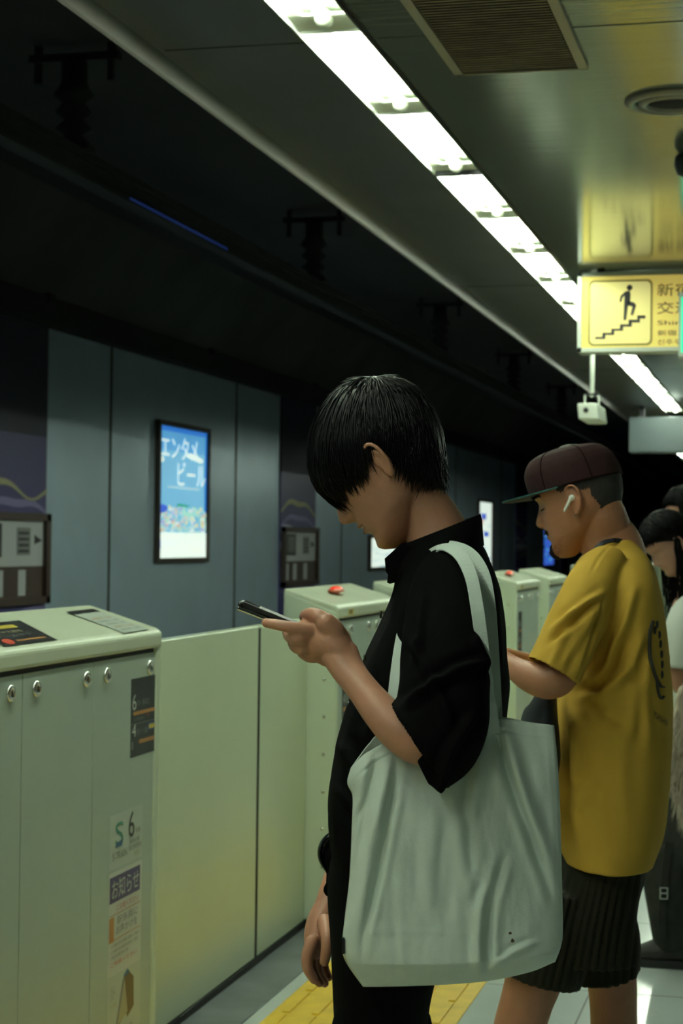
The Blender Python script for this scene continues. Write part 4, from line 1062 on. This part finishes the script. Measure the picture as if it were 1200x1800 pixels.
for (dv, dw) in ((0, -.0018), (16, -.0022), (16.5, .0), (0, .0)):
    R_.append([at(topF[i][0], topF[i][1]+dv, 0) if False else (A_[0][i]-UP*(dv*D1/F*1.0)*1.0 + FW*dw) for i in range(121)])
strap_w = .0185
def wd1(u_): return strap_w
pA = [(692, 1318, BW-.012), (692, 1240, BW+.0), (699, 1170, -.19), (709, 1110, -.13), (724, 1060, -.075), (741, 1010, -.07), (757, 976, -.10), (777, 962, -.125), (796, 966, -.15), (813, 982, -.175), (828, 1015, -.205), (837, 1060, -.235), (844, 1110, -.25), (851, 1170, -.255), (858, 1225, -.25), (868, 1290, BW-.016)]
pB = [(702, 1300, BW+.016), (703, 1215, BW+.03), (711, 1140, -.13), (726, 1060, -.06), (748, 992, -.075), (780, 961, -.095), (806, 962, -.12), (832, 980, -.14), (850, 1012, -.16), (859, 1060, -.18), (864, 1120, -.195), (868, 1190, -.21), (872, 1275, BW+.012)]
for L in (pA, pB):
    b = MB(); Q = cr(L, 70); b.ribbon([at(x, y, D1+w_) for x, y, w_ in Q], wd1, .0022, lambda u_: tuple(-FW+UP*.9*math.exp(-((u_-.47)/.10)**2)+RT*.25*max(0, min(1, (u_-.55)*6))), 'canvas'); b.build('handle', tote)
b = MB()   # stitched squares where the handles meet the bag, side label, marks
for (x, y) in ((692, 1312), (868, 1283)):
    c = at(x, y, D1+BW-.022); 
b.obox(at(603, 1662, D1+BW-.012), RT*.0018, FW*.004, UP*.011, 'black_plastic')
b.build('side_tag', tote)
b = MB()
for (x, y, r) in ((884, 1640, .0022), (886, 1654, .0026), (885, 1651, .0014)):
    i = int((x-607)/(985-607)*120); j = min(range(161), key=lambda q: abs(proj(A_[q][i])[1]-y)); b.ellipsoid(A_[j][i]-FW*.0012, RT*r, FW*.0006, UP*r*.8, 'stain', 10, 6)
b.build('stain', tote)

# ------------------------------------------------------------------ 2. man in cap and yellow T-shirt
D2 = 4.05
man2 = thing('person', 'man in mustard-yellow T-shirt and flat-brimmed brown cap, looking down', 'person', (at(1060, 1500, D2).x, at(1060, 1500, D2).y, 0))
H2 = Head(at(1020, 885, D2), math.radians(20), math.radians(17), 1.03)
b = MB(); H2.skin(b); H2.ear(b, 1); H2.ear(b, -1)
q0 = H2.w((-28, 0, 10)); q1 = H2.w((-38, 0, -30))
b.tube([(q0.x, q0.y, q0.z, .046, .052), (q1.x, q1.y, q1.z, .052, .056)]+[tuple(x) for x in T(D2, [(1062, 935, 0, 50, 50), (1078, 968, 0, 54, 56), (1085, 1010, 0, 55, 90)])], 'skin', n=26, res=16, ref=tuple(RT))
sil(b, D2, [(975, 1045, 1110, .08, 0), (1010, 1020, 1135, .17, 0), (1100, 1000, 1145, .16, 0), (1300, 1000, 1150, .15, 0), (1500, 1000, 1120, .16, 0)], 'skin', 36)
# left arm bent, forearm towards the front
b.tube([tuple(q) for q in T(D2, [(1050, 1035, -.16, 36), (1018, 1110, -.22, 35), (985, 1180, -.25, 35), (968, 1194, -.25, 35), (948, 1194, -.245, 32), (925, 1187, -.23, 26), (900, 1172, -.20, 19, 20), (880, 1160, -.175, 17, 20)])], 'skin', n=22, res=44)
b.tube([tuple(q) for q in T(D2, [(880, 1160, -.175, 18, 21), (862, 1150, -.16, 22, 24), (846, 1143, -.15, 17, 24)])], 'skin', n=18, res=10, ref=tuple(FW))
for k_, (dy, dw) in enumerate(((-12, -.03), (-4, -.01), (4, .01), (11, .03))):
    finger(b, D2, [(852, 1146+dy, -.155+dw, 9.5), (834, 1140+dy, -.15+dw, 8.5), (820, 1130+dy, -.135+dw, 8), (818, 1118+dy, -.12+dw, 7)])
finger(b, D2, [(868, 1140, -.17, 10), (852, 1124, -.155, 9), (838, 1112, -.14, 8)])
# right arm on the far side
b.tube([tuple(q) for q in T(D2, [(1085, 1040, .20, 38), (1045, 1130, .24, 36), (1000, 1190, .24, 34), (950, 1180, .18, 27), (900, 1160, .08, 19), (870, 1150, .02, 18)])], 'skin', n=20, res=36)
for dy, dw in ((-9, -.02), (-2, 0), (5, .015), (11, .03)):
    finger(b, D2, [(868, 1150+dy, .0+dw, 9), (848, 1143+dy, -.02+dw, 8), (838, 1130+dy, -.04+dw, 7)])
finger(b, D2, [(874, 1138, .01, 10), (858, 1126, -.01, 8.5), (846, 1116, -.03, 7.5)])
# legs
for L in ([(958, 1640, -.06, 56, 76), (938, 1720, -.06, 50, 60), (924, 1765, -.06, 46, 54), (908, 1830, -.06, 46, 50), (900, 1930, -.06, 50, 50), (912, 2040, -.06, 38, 36), (922, 2120, -.06, 31, 32), (922, 2150, -.06, 34, 34)],
          [(1060, 1640, .10, 48, 72), (1074, 1720, .10, 44, 58), (1078, 1780, .10, 41, 50), (1080, 1850, .10, 43, 48), (1082, 1930, .10, 47, 48), (1076, 2030, .10, 36, 34), (1070, 2100, .10, 30, 30), (1068, 2130, .10, 33, 33)]):
    b.tube([tuple(q) for q in T(D2, L)], 'skin', n=26, res=34, ref=tuple(RT))
mesh_obj('body', remeshed(b, 'body', .0029, 3), 'skin_tan', man2)
# short hair showing under the cap, brows, beard
def shell(H, mb, cells, k, m, inner=True):
    """a layer of the head's surface where cells(th, z) is true, given thickness"""
    nz, nth = 180, 260; pts = {}
    def pv(i, j, kk): 
        z = -104+232*i/nz; th = -math.pi+2*math.pi*j/nth; p = head_local(th, z); c = V((interp(FT, z)+interp(BT, z), 0, 0))/2; c.z = z
        return H.w(c+(p-c)*1.0+(p-V((0, 0, 20))).normalized()*kk)
    idx = {}; base = len(mb.v); vs = []; fs = []
    def vid(i, j, s_):
        key = (i, j % nth, s_)
        if key not in idx: idx[key] = len(vs); vs.append(pv(i, j % nth, k if s_ else -1.5))
        return idx[key]
    on = {(i, j) for i in range(nz) for j in range(nth) if cells(-math.pi+2*math.pi*(j+.5)/nth, -104+232*(i+.5)/nz)}
    for (i, j) in on:
        fs.append((vid(i, j, 1), vid(i, j+1, 1), vid(i+1, j+1, 1), vid(i+1, j, 1)))
        for (di, dj, a_, b_) in ((-1, 0, (i, j), (i, j+1)), (1, 0, (i+1, j+1), (i+1, j)), (0, -1, (i+1, j), (i, j)), (0, 1, (i, j+1), (i+1, j+1))):
            if (i+di, (j+dj) % nth) not in on: fs.append((vid(*a_, 0), vid(*b_, 0), vid(*b_, 1), vid(*a_, 1)))
    mb.add(vs, fs, m, True)
b = MB()
def hz(th, z):
    a = abs(math.degrees(th)); n_ = 2.5*math.sin(a*1.7)
    if a < 74: return False
    if a < 96: return z > 26+n_+(96-a)*.3
    if a < 112: return z > 22+n_
    return z > max(-38, 6-(a-112)*1.8)+n_
shell(H2, b, hz, 2.2, 'hair_short'); b.build('hair', man2, recalc=False)
b = MB(); rr = random.Random(11)
def fuzz(H, mb, n, cells, ln, m='hair_short', r=.0009, zr=(-104, 40), thr=2.2, dz=-.6, k_=.6):
    c_ = 0
    while c_ < n:
        th = rr.uniform(-thr, thr); z = rr.uniform(*zr)
        if not cells(th, z): continue
        c_ += 1; p = head_local(th, z); nv = (p-V((0, 0, z))).normalized(); L = ln*rr.uniform(.6, 1.2)
        d_ = (nv*k_+V((.15, 0, dz))+V((rr.gauss(0, .15), rr.gauss(0, .15), rr.gauss(0, .15)))).normalized()
        strand([H.w(p-nv*1), H.w(p+d_*L*.5), H.w(p+d_*L+V((0, 0, -.1*L)))], r, .0001, mb, m, 3)
def goat(th, z):
    a = abs(math.degrees(th)); 
    return (-98 < z < -68 and a < 34-(abs(z+83)*.5)) 
def mous(th, z): a = abs(math.degrees(th)); return -39+a*-.3 < z < -31-a*.25 and a < 27
fuzz(H2, b, 1500, goat, 6, zr=(-100, -66), thr=.7, dz=-.9); fuzz(H2, b, 260, mous, 4, zr=(-52, -28), thr=.6, dz=-1, k_=.35)
fuzz(H2, b, 160, lambda th, z: -96 < z < -50 and 34 < abs(math.degrees(th)) < 75 and z < -78+abs(abs(math.degrees(th))-40)*.5, 3, r=.0003, zr=(-100, -50), thr=1.4)
b.build('beard', man2, recalc=False)
b = MB(); fuzz(H2, b, 260, lambda th, z: 18 < abs(math.degrees(th)) < 42 and abs(z-(38-(abs(math.degrees(th))-28)**2*.012)) < 3, 6, zr=(30, 44), thr=.8, dz=.1, k_=.35); fuzz(H2, b, 70, lambda th, z: 17 < abs(math.degrees(th)) < 33 and abs(z-9.5) < .8, 5, r=.0004, zr=(8, 11), thr=.7, dz=-.6, k_=.7); b.build('eyebrows', man2, recalc=False)
# earbud and earring: worn items
t = thing('earbud', "white wireless earbud in the capped man's ear", 'earphone', H2.w((-4, 78, 4)))
b = MB(); b.ellipsoid(H2.w((-2, 80, 10)), H2.f*.0075, H2.l*.006, H2.u*.0075, 'ear_plastic'); b.build('bud', t)
b = MB(); A = H2.w((0, 84, 9)); B = H2.w((19, 87, -12)); b.tube([(*A, .0042), (*((A+B)/2), .0034), (*B, .0030)], 'ear_plastic', n=14, res=10); b.build('stem', t)
b = MB(); c = H2.w((0, 76, -27)); b.tube([(*(c+(H2.f*math.cos(a)+H2.u*math.sin(a))*.005), .0009) for a in [2*math.pi*k/20 for k in range(21)]], 'chrome', n=8)
tag(b.build('earring'), "small silver hoop in the capped man's earlobe", 'earring')
# cap
cap = thing('baseball_cap', 'dark brown cap with a flat teal-edged brim', 'cap', H2.w((0, 0, 90)))
def cap_pt(th, z01, k=1.0):
    """crown: z01 0 rim .. 1 top"""
    ct, st_ = math.cos(th), math.sin(th)
    z0 = 40+ (ct*3); prof = [(0, 1), (.2, .995), (.4, .965), (.55, .90), (.7, .80), (.82, .65), (.91, .46), (.97, .24), (1, .03)]
    r = interp(prof, z01); zz = z0+(100-(2 if ct > 0 else 0))*(1-(1-z01)**1.35 if z01 > .0 else 0)
    zz = z0+86*interp([(0, 0), (.2, .26), (.4, .52), (.55, .70), (.7, .85), (.82, .93), (.92, .98), (1, 1)], z01)
    front_boost = 5*max(0, ct)**2*math.sin(math.pi*min(1, z01*1.1))
    return V((-3+(104*r*(1-(.16*z01**1.6 if ct < 0 else 0))+front_boost)*ct*k, 87*r*st_*k, zz))
b = MB(); R_ = [[H2.w(cap_pt(2*math.pi*j/96, i/30)) for j in range(96)] for i in range(31)]
R_ = [[H2.w(cap_pt(2*math.pi*j/96, i/30, .965)) for j in range(96)] for i in range(28, -1, -1)]+R_
b.rings(R_, 'cap_brown', False); b.build('crown', cap)
b = MB()
for k in range(6):
    th = math.radians(k*60+0); L = [H2.w(cap_pt(th, i/20)+V((math.cos(th)*.6, math.sin(th)*.6, .3))) for i in range(21)]; b.tube([(*p, .0011) for p in L], 'cap_seam', n=6)
b.build('seams', cap)
b = MB(); b.ellipsoid(H2.w((-3, 0, 127)), H2.f*.008, H2.l*.008, H2.u*.0035, 'cap_brown'); b.build('top_button', cap)
def brim_ring(th, r, dz):
    # th -75..75 degrees, r 0 at crown .. 1 outer edge
    c0 = cap_pt(th, 0); out = V((68*math.cos(th)**.75 if abs(math.cos(th)) > 0 else 0, 0, 0)); p = c0+V((out.x*r*.92, c0.y*.04*r, 0))
    p.z = c0.z-1+6*r-7*(abs(p.y)/85)**2*r+dz+2.0*math.sin(math.pi*r*.5); return H2.w(p)
ths = [math.radians(-84+168*i/56) for i in range(57)]
b = MB(); R_ = [[brim_ring(t_, r, 1.4) for t_ in ths] for r in [i/10 for i in range(11)]]; b.rings(R_, 'cap_teal', False, True, False)
R2 = [[brim_ring(t_, 1, 1.4) for t_ in ths], [brim_ring(t_, 1.015, 0) for t_ in ths], [brim_ring(t_, 1, -1.4) for t_ in ths]]; b.rings(R2, 'cap_teal', False, True, False)
R2 = [[brim_ring(t_, r, -1.4) for t_ in ths] for r in [1-i/10 for i in range(11)]]; b.rings(R2, 'cap_under', False, True, False); b.build('brim', cap, recalc=False)

# T-shirt
CL2 = [([(1062, 1075), (1030, 1120), (995, 1190)], -.008, 8), ([(1115, 1030), (1100, 1090), (1075, 1150), (1060, 1200)], .008, 8), ([(1100, 1120), (1085, 1170), (1050, 1205), (1010, 1215)], -.012, 8), ([(1130, 1110), (1112, 1170), (1070, 1215)], .009, 8),
       ([(1140, 1130), (1135, 1220), (1140, 1320)], .006, 9), ([(985, 1240), (996, 1330), (992, 1420), (1010, 1510)], -.012, 8), ([(1010, 1240), (1012, 1320), (1015, 1440)], .007, 10), ([(1030, 1370), (1022, 1430)], .008, 9), ([(1100, 1250), (1095, 1350), (1100, 1450)], .004, 14), ([(1120, 1200), (1110, 1300)], .005, 10), ([(1040, 1230), (1060, 1260), (1100, 1275)], -.006, 9)]
def tee_d(p, nv): return .002
b = MB()
rows2 = [(950, 1057, 1108, .070, 0), (962, 1042, 1120, .098, 0), (980, 1024, 1133, .150, 0), (1005, 1010, 1143, .205, 0), (1040, 1002, 1153, .235, 0), (1090, 998, 1161, .240, 0), (1150, 994, 1168, .235, 0), (1200, 988, 1172, .235, 0), (1260, 980, 1174, .235, 0), (1330, 979, 1173, .235, 0), (1400, 980, 1168, .235, 0), (1460, 980, 1158, .235, 0), (1495, 981, 1144, .235, 0), (1508, 982, 1138, .235, 0)]
sil(b, D2, rows2, 'tee_yellow', 120, 96, 2.3)
P_ = cr(T(D2, [(1066, 988, -.13, 40, 34), (1052, 1008, -.165, 46, 42), (1034, 1045, -.20, 54, 47), (1012, 1095, -.225, 60, 49), (990, 1145, -.24, 62, 50), (971, 1180, -.245, 62, 50)]), 44)
sweep(b, P_, 'tee_yellow', 72, None, tuple(FW))
P_ = cr(T(D2, [(1085, 985, .13, 34, 26), (1078, 1010, .18, 42, 38), (1062, 1060, .22, 50, 46), (1040, 1120, .25, 52, 50), (1020, 1160, .25, 52, 50)]), 30)
sweep(b, P_, 'tee_yellow', 40, None, tuple(FW))
CL2 += [([(1062, 1050), (1042, 1115), (1008, 1206)], -.004, 2.6), ([(1068, 962), (1050, 985), (1038, 1010)], -.002, 2.5), ([(1062, 1040), (1010, 1075), (965, 1110)], .008, 6), ([(1050, 1052), (1000, 1100), (955, 1135)], -.008, 6), ([(1005, 1075), (985, 1130), (965, 1175)], .005, 7), ([(1045, 1080), (1020, 1140), (1002, 1200)], .006, 8)]
TEE = garment(b, 't_shirt', .0036, CL2, 'tee_yellow', man2, it=4)
b = MB()   # neckband
def ring2(front, back, wh, n=56):
    f_ = at(*front, D2); k_ = at(*back, D2); c = (f_+k_)/2; a = (k_-f_)/2
    return [c+a*math.cos(x)+FW*wh*math.sin(x) for x in [2*math.pi*j/n for j in range(n)]]
b.rings([ring2((1030, 988), (1112, 958), .078), ring2((1033, 982), (1109, 951), .070), ring2((1037, 982), (1105, 952), .066), ring2((1037, 990), (1105, 960), .07)], 'tee_yellow', False); b.build('neckband', man2)
# print on the back: broken ring and a line of letters
b = MB()
from mathutils.bvhtree import BVHTree
TB = BVHTree.FromPolygons([tuple(v.co) for v in TEE.data.vertices], [tuple(p.vertices) for p in TEE.data.polygons])
def on_back(px, py, off=.002):
    hit = TB.ray_cast(CAMC, ray(px, py).normalized())
    if hit[0] is None: return at(px, py, D2)
    return hit[0]+hit[1]*off
L = [(1146, 1092), (1141, 1110), (1140, 1135), (1142, 1160), (1147, 1180), (1153, 1196), (1159, 1206), (1165, 1208)]
b.tube([(*on_back(x, y), .0042, .0016) for x, y in cr(L, 40)], 'print_ink', n=8, ref=tuple(RT))
for x, y in ((1150, 1108), (1154, 1098), (1158, 1116), (1160, 1132), (1162, 1150), (1163, 1168), (1163, 1186)): 
    q = on_back(x, y, .001); b.ellipsoid(q, RT*.004+FW*.003, FW*.002, UP*.009, 'print_ink', 10, 6)
b.tube([(*on_back(x, y), .0034, .0016) for x, y in cr([(1152, 1190), (1155, 1215), (1160, 1228), (1165, 1224)], 16)], 'print_ink', n=8, ref=tuple(RT))
b.build('back_print', man2)
vs, fs, x0, x1, y0, y1 = text_geo('MANHA')
b = MB(); b.add([on_back(1147+24*(x-x0)/(x1-x0), 1262+16*(x-x0)/(x1-x0)-14*(y-y0)/(y1-y0), .0035) for x, y, z in vs], fs, 'print_ink'); b.build('back_lettering', man2, recalc=False)
# dark cross-body bag and its strap
bagp = thing('crossbody_bag', "navy cross-body bag at the capped man's front, its strap round his neck", 'bag', at(950, 1245, D2))
b = MB(); b.tube([tuple(q) for q in T(D2, [(968, 1222, -.10, 10, 60), (955, 1245, -.12, 25, 70), (948, 1275, -.12, 33, 75), (950, 1330, -.12, 34, 75), (955, 1370, -.12, 24, 70)])], 'navy', n=24, res=24, ref=tuple(RT)); b.build('bag_body', bagp)
b = MB()
Ls = [(1035, 990, -.085), (1043, 970, -.092), (1058, 955, -.095), (1078, 950, -.085), (1098, 953, -.06), (1118, 966, -.06), (1133, 990, -.07), (1145, 1020, -.08), (1157, 1060, -.08), (1167, 1110, -.06), (1174, 1160, -.0)]
b.ribbon([at(x, y, D2+w_) for x, y, w_ in cr(Ls, 60)], .011, .003, lambda u_: tuple(-FW*.8+UP*(.8 if u_ < .5 else .1)+RT*(-.2 if u_ < .3 else .5)), 'navy'); b.build('strap', bagp)
# shorts with pleats
b = MB()
sil(b, D2, [(1440, 985, 1140, .19, 0), (1530, 975, 1128, .20, 0), (1590, 952, 1116, .20, 0), (1650, 945, 1118, .19, 0), (1675, 945, 1118, .18, 0)], 'shorts', 60, 12, 2.3)
sweep(b, cr(T(D2, [(980, 1560, -.07, 88, 78), (970, 1640, -.07, 88, 78), (958, 1690, -.07, 84, 74), (950, 1722, -.07, 80, 70)]), 24), 'shorts', 90, None, tuple(FW))
sweep(b, cr(T(D2, [(1046, 1560, .07, 88, 66), (1050, 1620, .08, 88, 64), (1058, 1680, .09, 82, 66), (1064, 1716, .09, 78, 60)]), 24), 'shorts', 90, None, tuple(FW))
PL = []
for q in range(16):
    x = 905+q*15; PL.append(([(x+62-q*2.2, 1530), (x+30-q, 1640), (x+4, 1745)], -.0045, 2.6))
garment(b, 'shorts', .0042, PL, 'shorts', man2, n1=.004, it=4)
for (x, y, w_) in ((915, 2150, -.06), (1062, 2130, .10)):
    b = MB(); c = at(x, y, D2+w_); c.z = 0
    b.tube([(c.x+.08, c.y, .045, .042, .042), (c.x+.01, c.y, .05, .05, .05), (c.x-.09, c.y, .04, .04, .052), (c.x-.17, c.y, .032, .03, .042)], 'shoe_white', n=20, res=16, ref=(0, 0, 1)); b.box((c.x-.19, c.y-.048, 0), (c.x+.12, c.y+.048, .016), 'shoe_white'); b.build('shoe', man2)

# ------------------------------------------------------------------ 3. woman behind the capped man
D3 = 6.84
wom = thing('person', 'long-haired woman in white T-shirt and baggy dark trousers, head bowed', 'person', (at(1215, 1600, D3).x, at(1215, 1600, D3).y, 0))
H3 = Head(at(1178, 958, D3), math.radians(-14), math.radians(42), .95)
b = MB(); H3.skin(b); H3.ear(b, 1); H3.ear(b, -1)
q0 = H3.w((-28, 0, 5)); q1 = H3.w((-34, 0, -25))
b.tube([(*q0, .048, .05), (*q1, .05, .05)]+[tuple(x) for x in T(D3, [(1212, 1015, 0, 24, 26), (1218, 1045, 0, 27, 40)])], 'skin', n=20, res=12, ref=tuple(RT))
sil(b, D3, [(1045, 1196, 1240, .08, 0), (1075, 1182, 1250, .16, 0), (1200, 1185, 1255, .13, 0), (1350, 1185, 1260, .14, 0)], 'skin', 30)
b.tube([tuple(q) for q in T(D3, [(1205, 1080, -.18, 22), (1190, 1150, -.21, 19), (1190, 1190, -.21, 17), (1196, 1205, -.2, 16), (1185, 1185, -.2, 14), (1172, 1160, -.17, 11)])], 'skin', n=16, res=30)
b.tube([tuple(q) for q in T(D3, [(1172, 1160, -.17, 11, 14), (1166, 1146, -.16, 12, 16), (1163, 1136, -.155, 9, 14)])], 'skin', n=14, res=8)
for k in range(4): finger(b, D3, [(1164, 1140, -.185+.018*k, 5), (1158, 1130, -.185+.018*k, 4.6), (1154, 1120, -.17+.018*k, 4)])
finger(b, D3, [(1170, 1148, -.19, 5.5), (1165, 1132, -.195, 5), (1160, 1122, -.19, 4.4)])
b.tube([tuple(q) for q in T(D3, [(1225, 1080, .18, 22), (1215, 1160, .21, 19), (1205, 1230, .2, 16), (1190, 1215, .12, 13), (1172, 1180, .02, 11)])], 'skin', n=16, res=30)
mesh_obj('body', remeshed(b, 'body', .0042, 3), 'skin_fair', wom)
def long_hair(parent, H, D, n, seed, drop, sc=1.0, fr=.5):
    r3 = random.Random(seed); b = MB()
    R_ = [[H.w(V((-4, 0, 40))+V((102*math.cos(a)*math.sin(p), 84*math.sin(a)*math.sin(p), 98*math.cos(p)))) for a in [2*math.pi*j/48 for j in range(48)] for p in [math.pi*(.62-.26*max(0, math.cos(a))**.5)*q_]] for q_ in [.02+i/16 for i in range(17)]]
    b.rings(R_, 'hair_far', False)
    for i in range(n):
        a = r3.uniform(-math.pi, math.pi); p0 = r3.uniform(.05, 1.0); k = r3.uniform(1.0, 1.08); pts = []
        face = abs(a) < fr
        pe = r3.uniform(1.5, 1.75) if not face else r3.uniform(1.1, 1.38)
        for q in range(6):
            p = p0+(pe-p0)*q/5; pts.append(H.w(V((-4, 0, 40))+V((102*math.cos(a)*math.sin(p), 84*math.sin(a)*math.sin(p), 98*math.cos(p)))*k))
        if not face:
            L = drop*r3.uniform(.7, 1.05); c = pts[-1]; tgt = H.w((-60, 0, -60)); pull = (V((tgt.x, tgt.y, 0))-V((c.x, c.y, 0)))*.25
            for q in range(1, 7):
                u_ = q/6; pts.append(c-UP*L*u_+pull*math.sin(u_*1.57)+V((r3.gauss(0, .004), r3.gauss(0, .004), 0)))
        strand(pts, r3.uniform(.003, .0055), .0004, b, 'hair_far')
    return b.build('hair', parent, recalc=False)
long_hair(wom, H3, D3, 620, 5, .36, fr=1.6)
b = MB(); sil(b, D3, [(1038, 1205, 1232, .07, 0), (1055, 1192, 1244, .13, 0), (1080, 1180, 1256, .20, 0), (1150, 1177, 1262, .19, 0), (1250, 1180, 1265, .18, 0), (1360, 1178, 1270, .19, 0)], 'tee_white', 48, 30, 2.3, lambda p, nv: .006*noise.noise(p*9)); b.build('t_shirt', wom)
b = MB(); sweep(b, cr(T(D3, [(1212, 1062, -.14, 20), (1202, 1085, -.19, 27, 30), (1193, 1130, -.21, 30, 33), (1188, 1172, -.21, 31, 34)]), 20), 'tee_white', 36, None, tuple(RT)); b.build('sleeve', wom)
b = MB(); tr3 = lambda p, nv: .010*noise.noise(V((p.x*8, p.y*8, p.z*4)))
sil(b, D3, [(1345, 1176, 1268, .18, 0), (1400, 1165, 1275, .20, 0), (1470, 1152, 1280, .21, 0), (1520, 1142, 1280, .21, 0)], 'trouser_grey', 48, 20, 2.3, tr3)
sweep(b, cr(T(D3, [(1190, 1490, -.09, 52, 50), (1176, 1540, -.09, 46, 50), (1176, 1590, -.09, 40, 48), (1178, 1640, -.09, 34, 44), (1184, 1662, -.09, 32, 42)]), 26), 'trouser_grey', 40, tr3, tuple(RT))
sweep(b, cr(T(D3, [(1235, 1490, .10, 48, 50), (1238, 1560, .10, 44, 50), (1240, 1640, .10, 36, 46), (1240, 1650, .10, 34, 44)]), 20), 'trouser_grey', 40, tr3, tuple(RT))
b.build('trousers', wom)
b = MB(); c = at(1166, 1570, D3-.215)
for a_, z_ in ((-1, 0), (1, 0)): b.obox(c+RT*.013*a_, RT*.0025, FW*.003, UP*.022, 'chrome')
for z_ in (-.02, .0, .02): b.obox(c+UP*z_, RT*.014, FW*.003, UP*.0025, 'chrome')
b.build('buckle', wom)
b = MB(); b.ribbon([at(x, y, D3-.205) for x, y in ((1176, 1480), (1170, 1530), (1166, 1570), (1163, 1610), (1163, 1650))], .028, .003, tuple(-FW), 'trouser_grey'); b.build('trouser_strap', wom)
for (x, w_) in ((1160, -.09), (1222, .10)):
    b = MB(); c = at(x, 1690, D3+w_); c.z = 0
    b.tube([(c.x+.16, c.y, .06, .055, .055), (c.x+.06, c.y, .07, .066, .056), (c.x-.02, c.y, .05, .045, .055), (c.x-.065, c.y, .042, .034, .045)], 'shoe', n=22, res=18, ref=(0, 0, 1)); b.tube([(c.x+.12, c.y, .05, .055, .05), (c.x+.12, c.y, .16, .055, .05)], 'shoe', n=18)
    b.build('boot', wom)
    b = MB(); b.prism([(c.x-.095, c.y-.04, 0), (c.x-.06, c.y-.055, 0), (c.x+.21, c.y-.05, 0), (c.x+.21, c.y+.05, 0), (c.x-.06, c.y+.055, 0), (c.x-.095, c.y+.04, 0)], (0, 0, .03), 'black_plastic'); b.build('boot_sole', wom)
fb = thing('fluffy_bag', 'fluffy cream bag hanging in front of the long-haired woman, at the right edge', 'bag', at(1200, 1330, D3-.3))
b = MB(); b.tube([tuple(q) for q in T(D3, [(1214, 1215, -.30, 24, 14), (1214, 1280, -.30, 36, 20), (1216, 1360, -.30, 34, 20), (1218, 1430, -.30, 22, 14)])], 'fur', n=24, res=20, ref=tuple(RT)); b.build('bag_body', fb)
b = MB(); r4 = random.Random(9)
for i in range(1500):
    py = r4.uniform(1200, 1435); px = 1216+r4.uniform(-34, 36)*interp([(1200, .5), (1280, 1), (1380, 1), (1440, .5)], py); w_ = -.30-.05*math.sqrt(max(0, 1-((px-1216)/38)**2))*interp([(1200, .6), (1280, 1), (1440, .7)], py)
    L = r4.uniform(18, 42); dx = (px-1216)*.22+r4.gauss(0, 4)
    strand([at(px, py, D3+w_), at(px+dx*.5, py+L*.5, D3+w_-.018), at(px+dx, py+L, D3+w_-.012)], .0026, .0003, b, 'fur', 3)
o = b.build('fur', fb, recalc=False)
b = MB(); b.ribbon([at(x, y, D3-.28) for x, y in ((1212, 1210), (1214, 1150), (1220, 1090), (1228, 1060))], .012, .003, tuple(-FW), 'fur'); b.build('strap', fb)

# ------------------------------------------------------------------ 4. dark-haired person further back at the edge
D4 = 8.6
p4 = thing('person', 'dark-haired person in dark clothes further back, head cut off by the right edge', 'person', (at(1222, 1500, D4).x, at(1222, 1500, D4).y, 0))
H4 = Head(at(1206, 905, D4), math.radians(-10), math.radians(20), .97)
b = MB(); H4.skin(b); H4.ear(b, 1); H4.ear(b, -1)
b.tube([(*H4.w((-28, 0, 0)), .05), *[tuple(x) for x in T(D4, [(1218, 955, 0, 19), (1222, 985, 0, 22)])]], 'skin', n=18, res=10)
sil(b, D4, [(980, 1205, 1240, .09, 0), (1010, 1195, 1250, .17, 0), (1200, 1195, 1250, .13, 0)], 'skin', 28)
for w_ in (-.19, .19): 
    b.tube([tuple(q) for q in T(D4, [(1222, 1010, w_, 18), (1224, 1120, w_*1.15, 16), (1215, 1220, w_*1.1, 12), (1210, 1265, w_, 10), (1208, 1300, w_, 11)])], 'skin', n=14, res=24)
    for k in range(4): finger(b, D4, [(1208, 1295, w_-.02+.015*k, 4), (1207, 1315, w_-.02+.015*k, 3.6), (1209, 1330, w_-.02+.015*k, 3)])
    finger(b, D4, [(1205, 1285, w_, 4), (1200, 1300, w_, 3.6), (1199, 1312, w_, 3.2)])
mesh_obj('body', remeshed(b, 'body', .005, 3), 'skin_fair', p4)
long_hair(p4, H4, D4, 420, 8, .22, fr=1.0)
b = MB(); sil(b, D4, [(970, 1210, 1236, .08, 0), (990, 1198, 1246, .17, 0), (1020, 1192, 1254, .21, 0), (1150, 1194, 1256, .19, 0), (1290, 1194, 1258, .19, 0)], 'navy', 40, 24)
for w_ in (-.2, .2): sweep(b, cr(T(D4, [(1222, 1000, w_*.8, 20), (1224, 1060, w_, 22), (1224, 1130, w_*1.15, 20), (1217, 1210, w_*1.1, 17), (1211, 1260, w_, 14)]), 20), 'navy', 24, None, tuple(RT))
b.build('jacket', p4)
b = MB(); sil(b, D4, [(1270, 1196, 1256, .17, 0), (1340, 1196, 1256, .17, 0)], 'trouser_grey', 30)
for w_ in (-.09, .09): b.tube([tuple(q) for q in T(D4, [(1226, 1330, w_, 28), (1226, 1450, w_, 23), (1226, 1520, w_, 20)])], 'trouser_grey', n=18, res=10)
b.build('trousers', p4)
for w_ in (-.09, .09):
    b = MB(); c = at(1222, 1530, D4+w_); c.z = 0; b.tube([(c.x+.08, c.y, .045, .04), (c.x, c.y, .05, .045), (c.x-.12, c.y, .035, .033)], 'shoe', n=16, res=12, ref=(0, 0, 1)); b.box((c.x-.15, c.y-.04, 0), (c.x+.11, c.y+.04, .014), 'shoe'); b.build('shoe', p4)
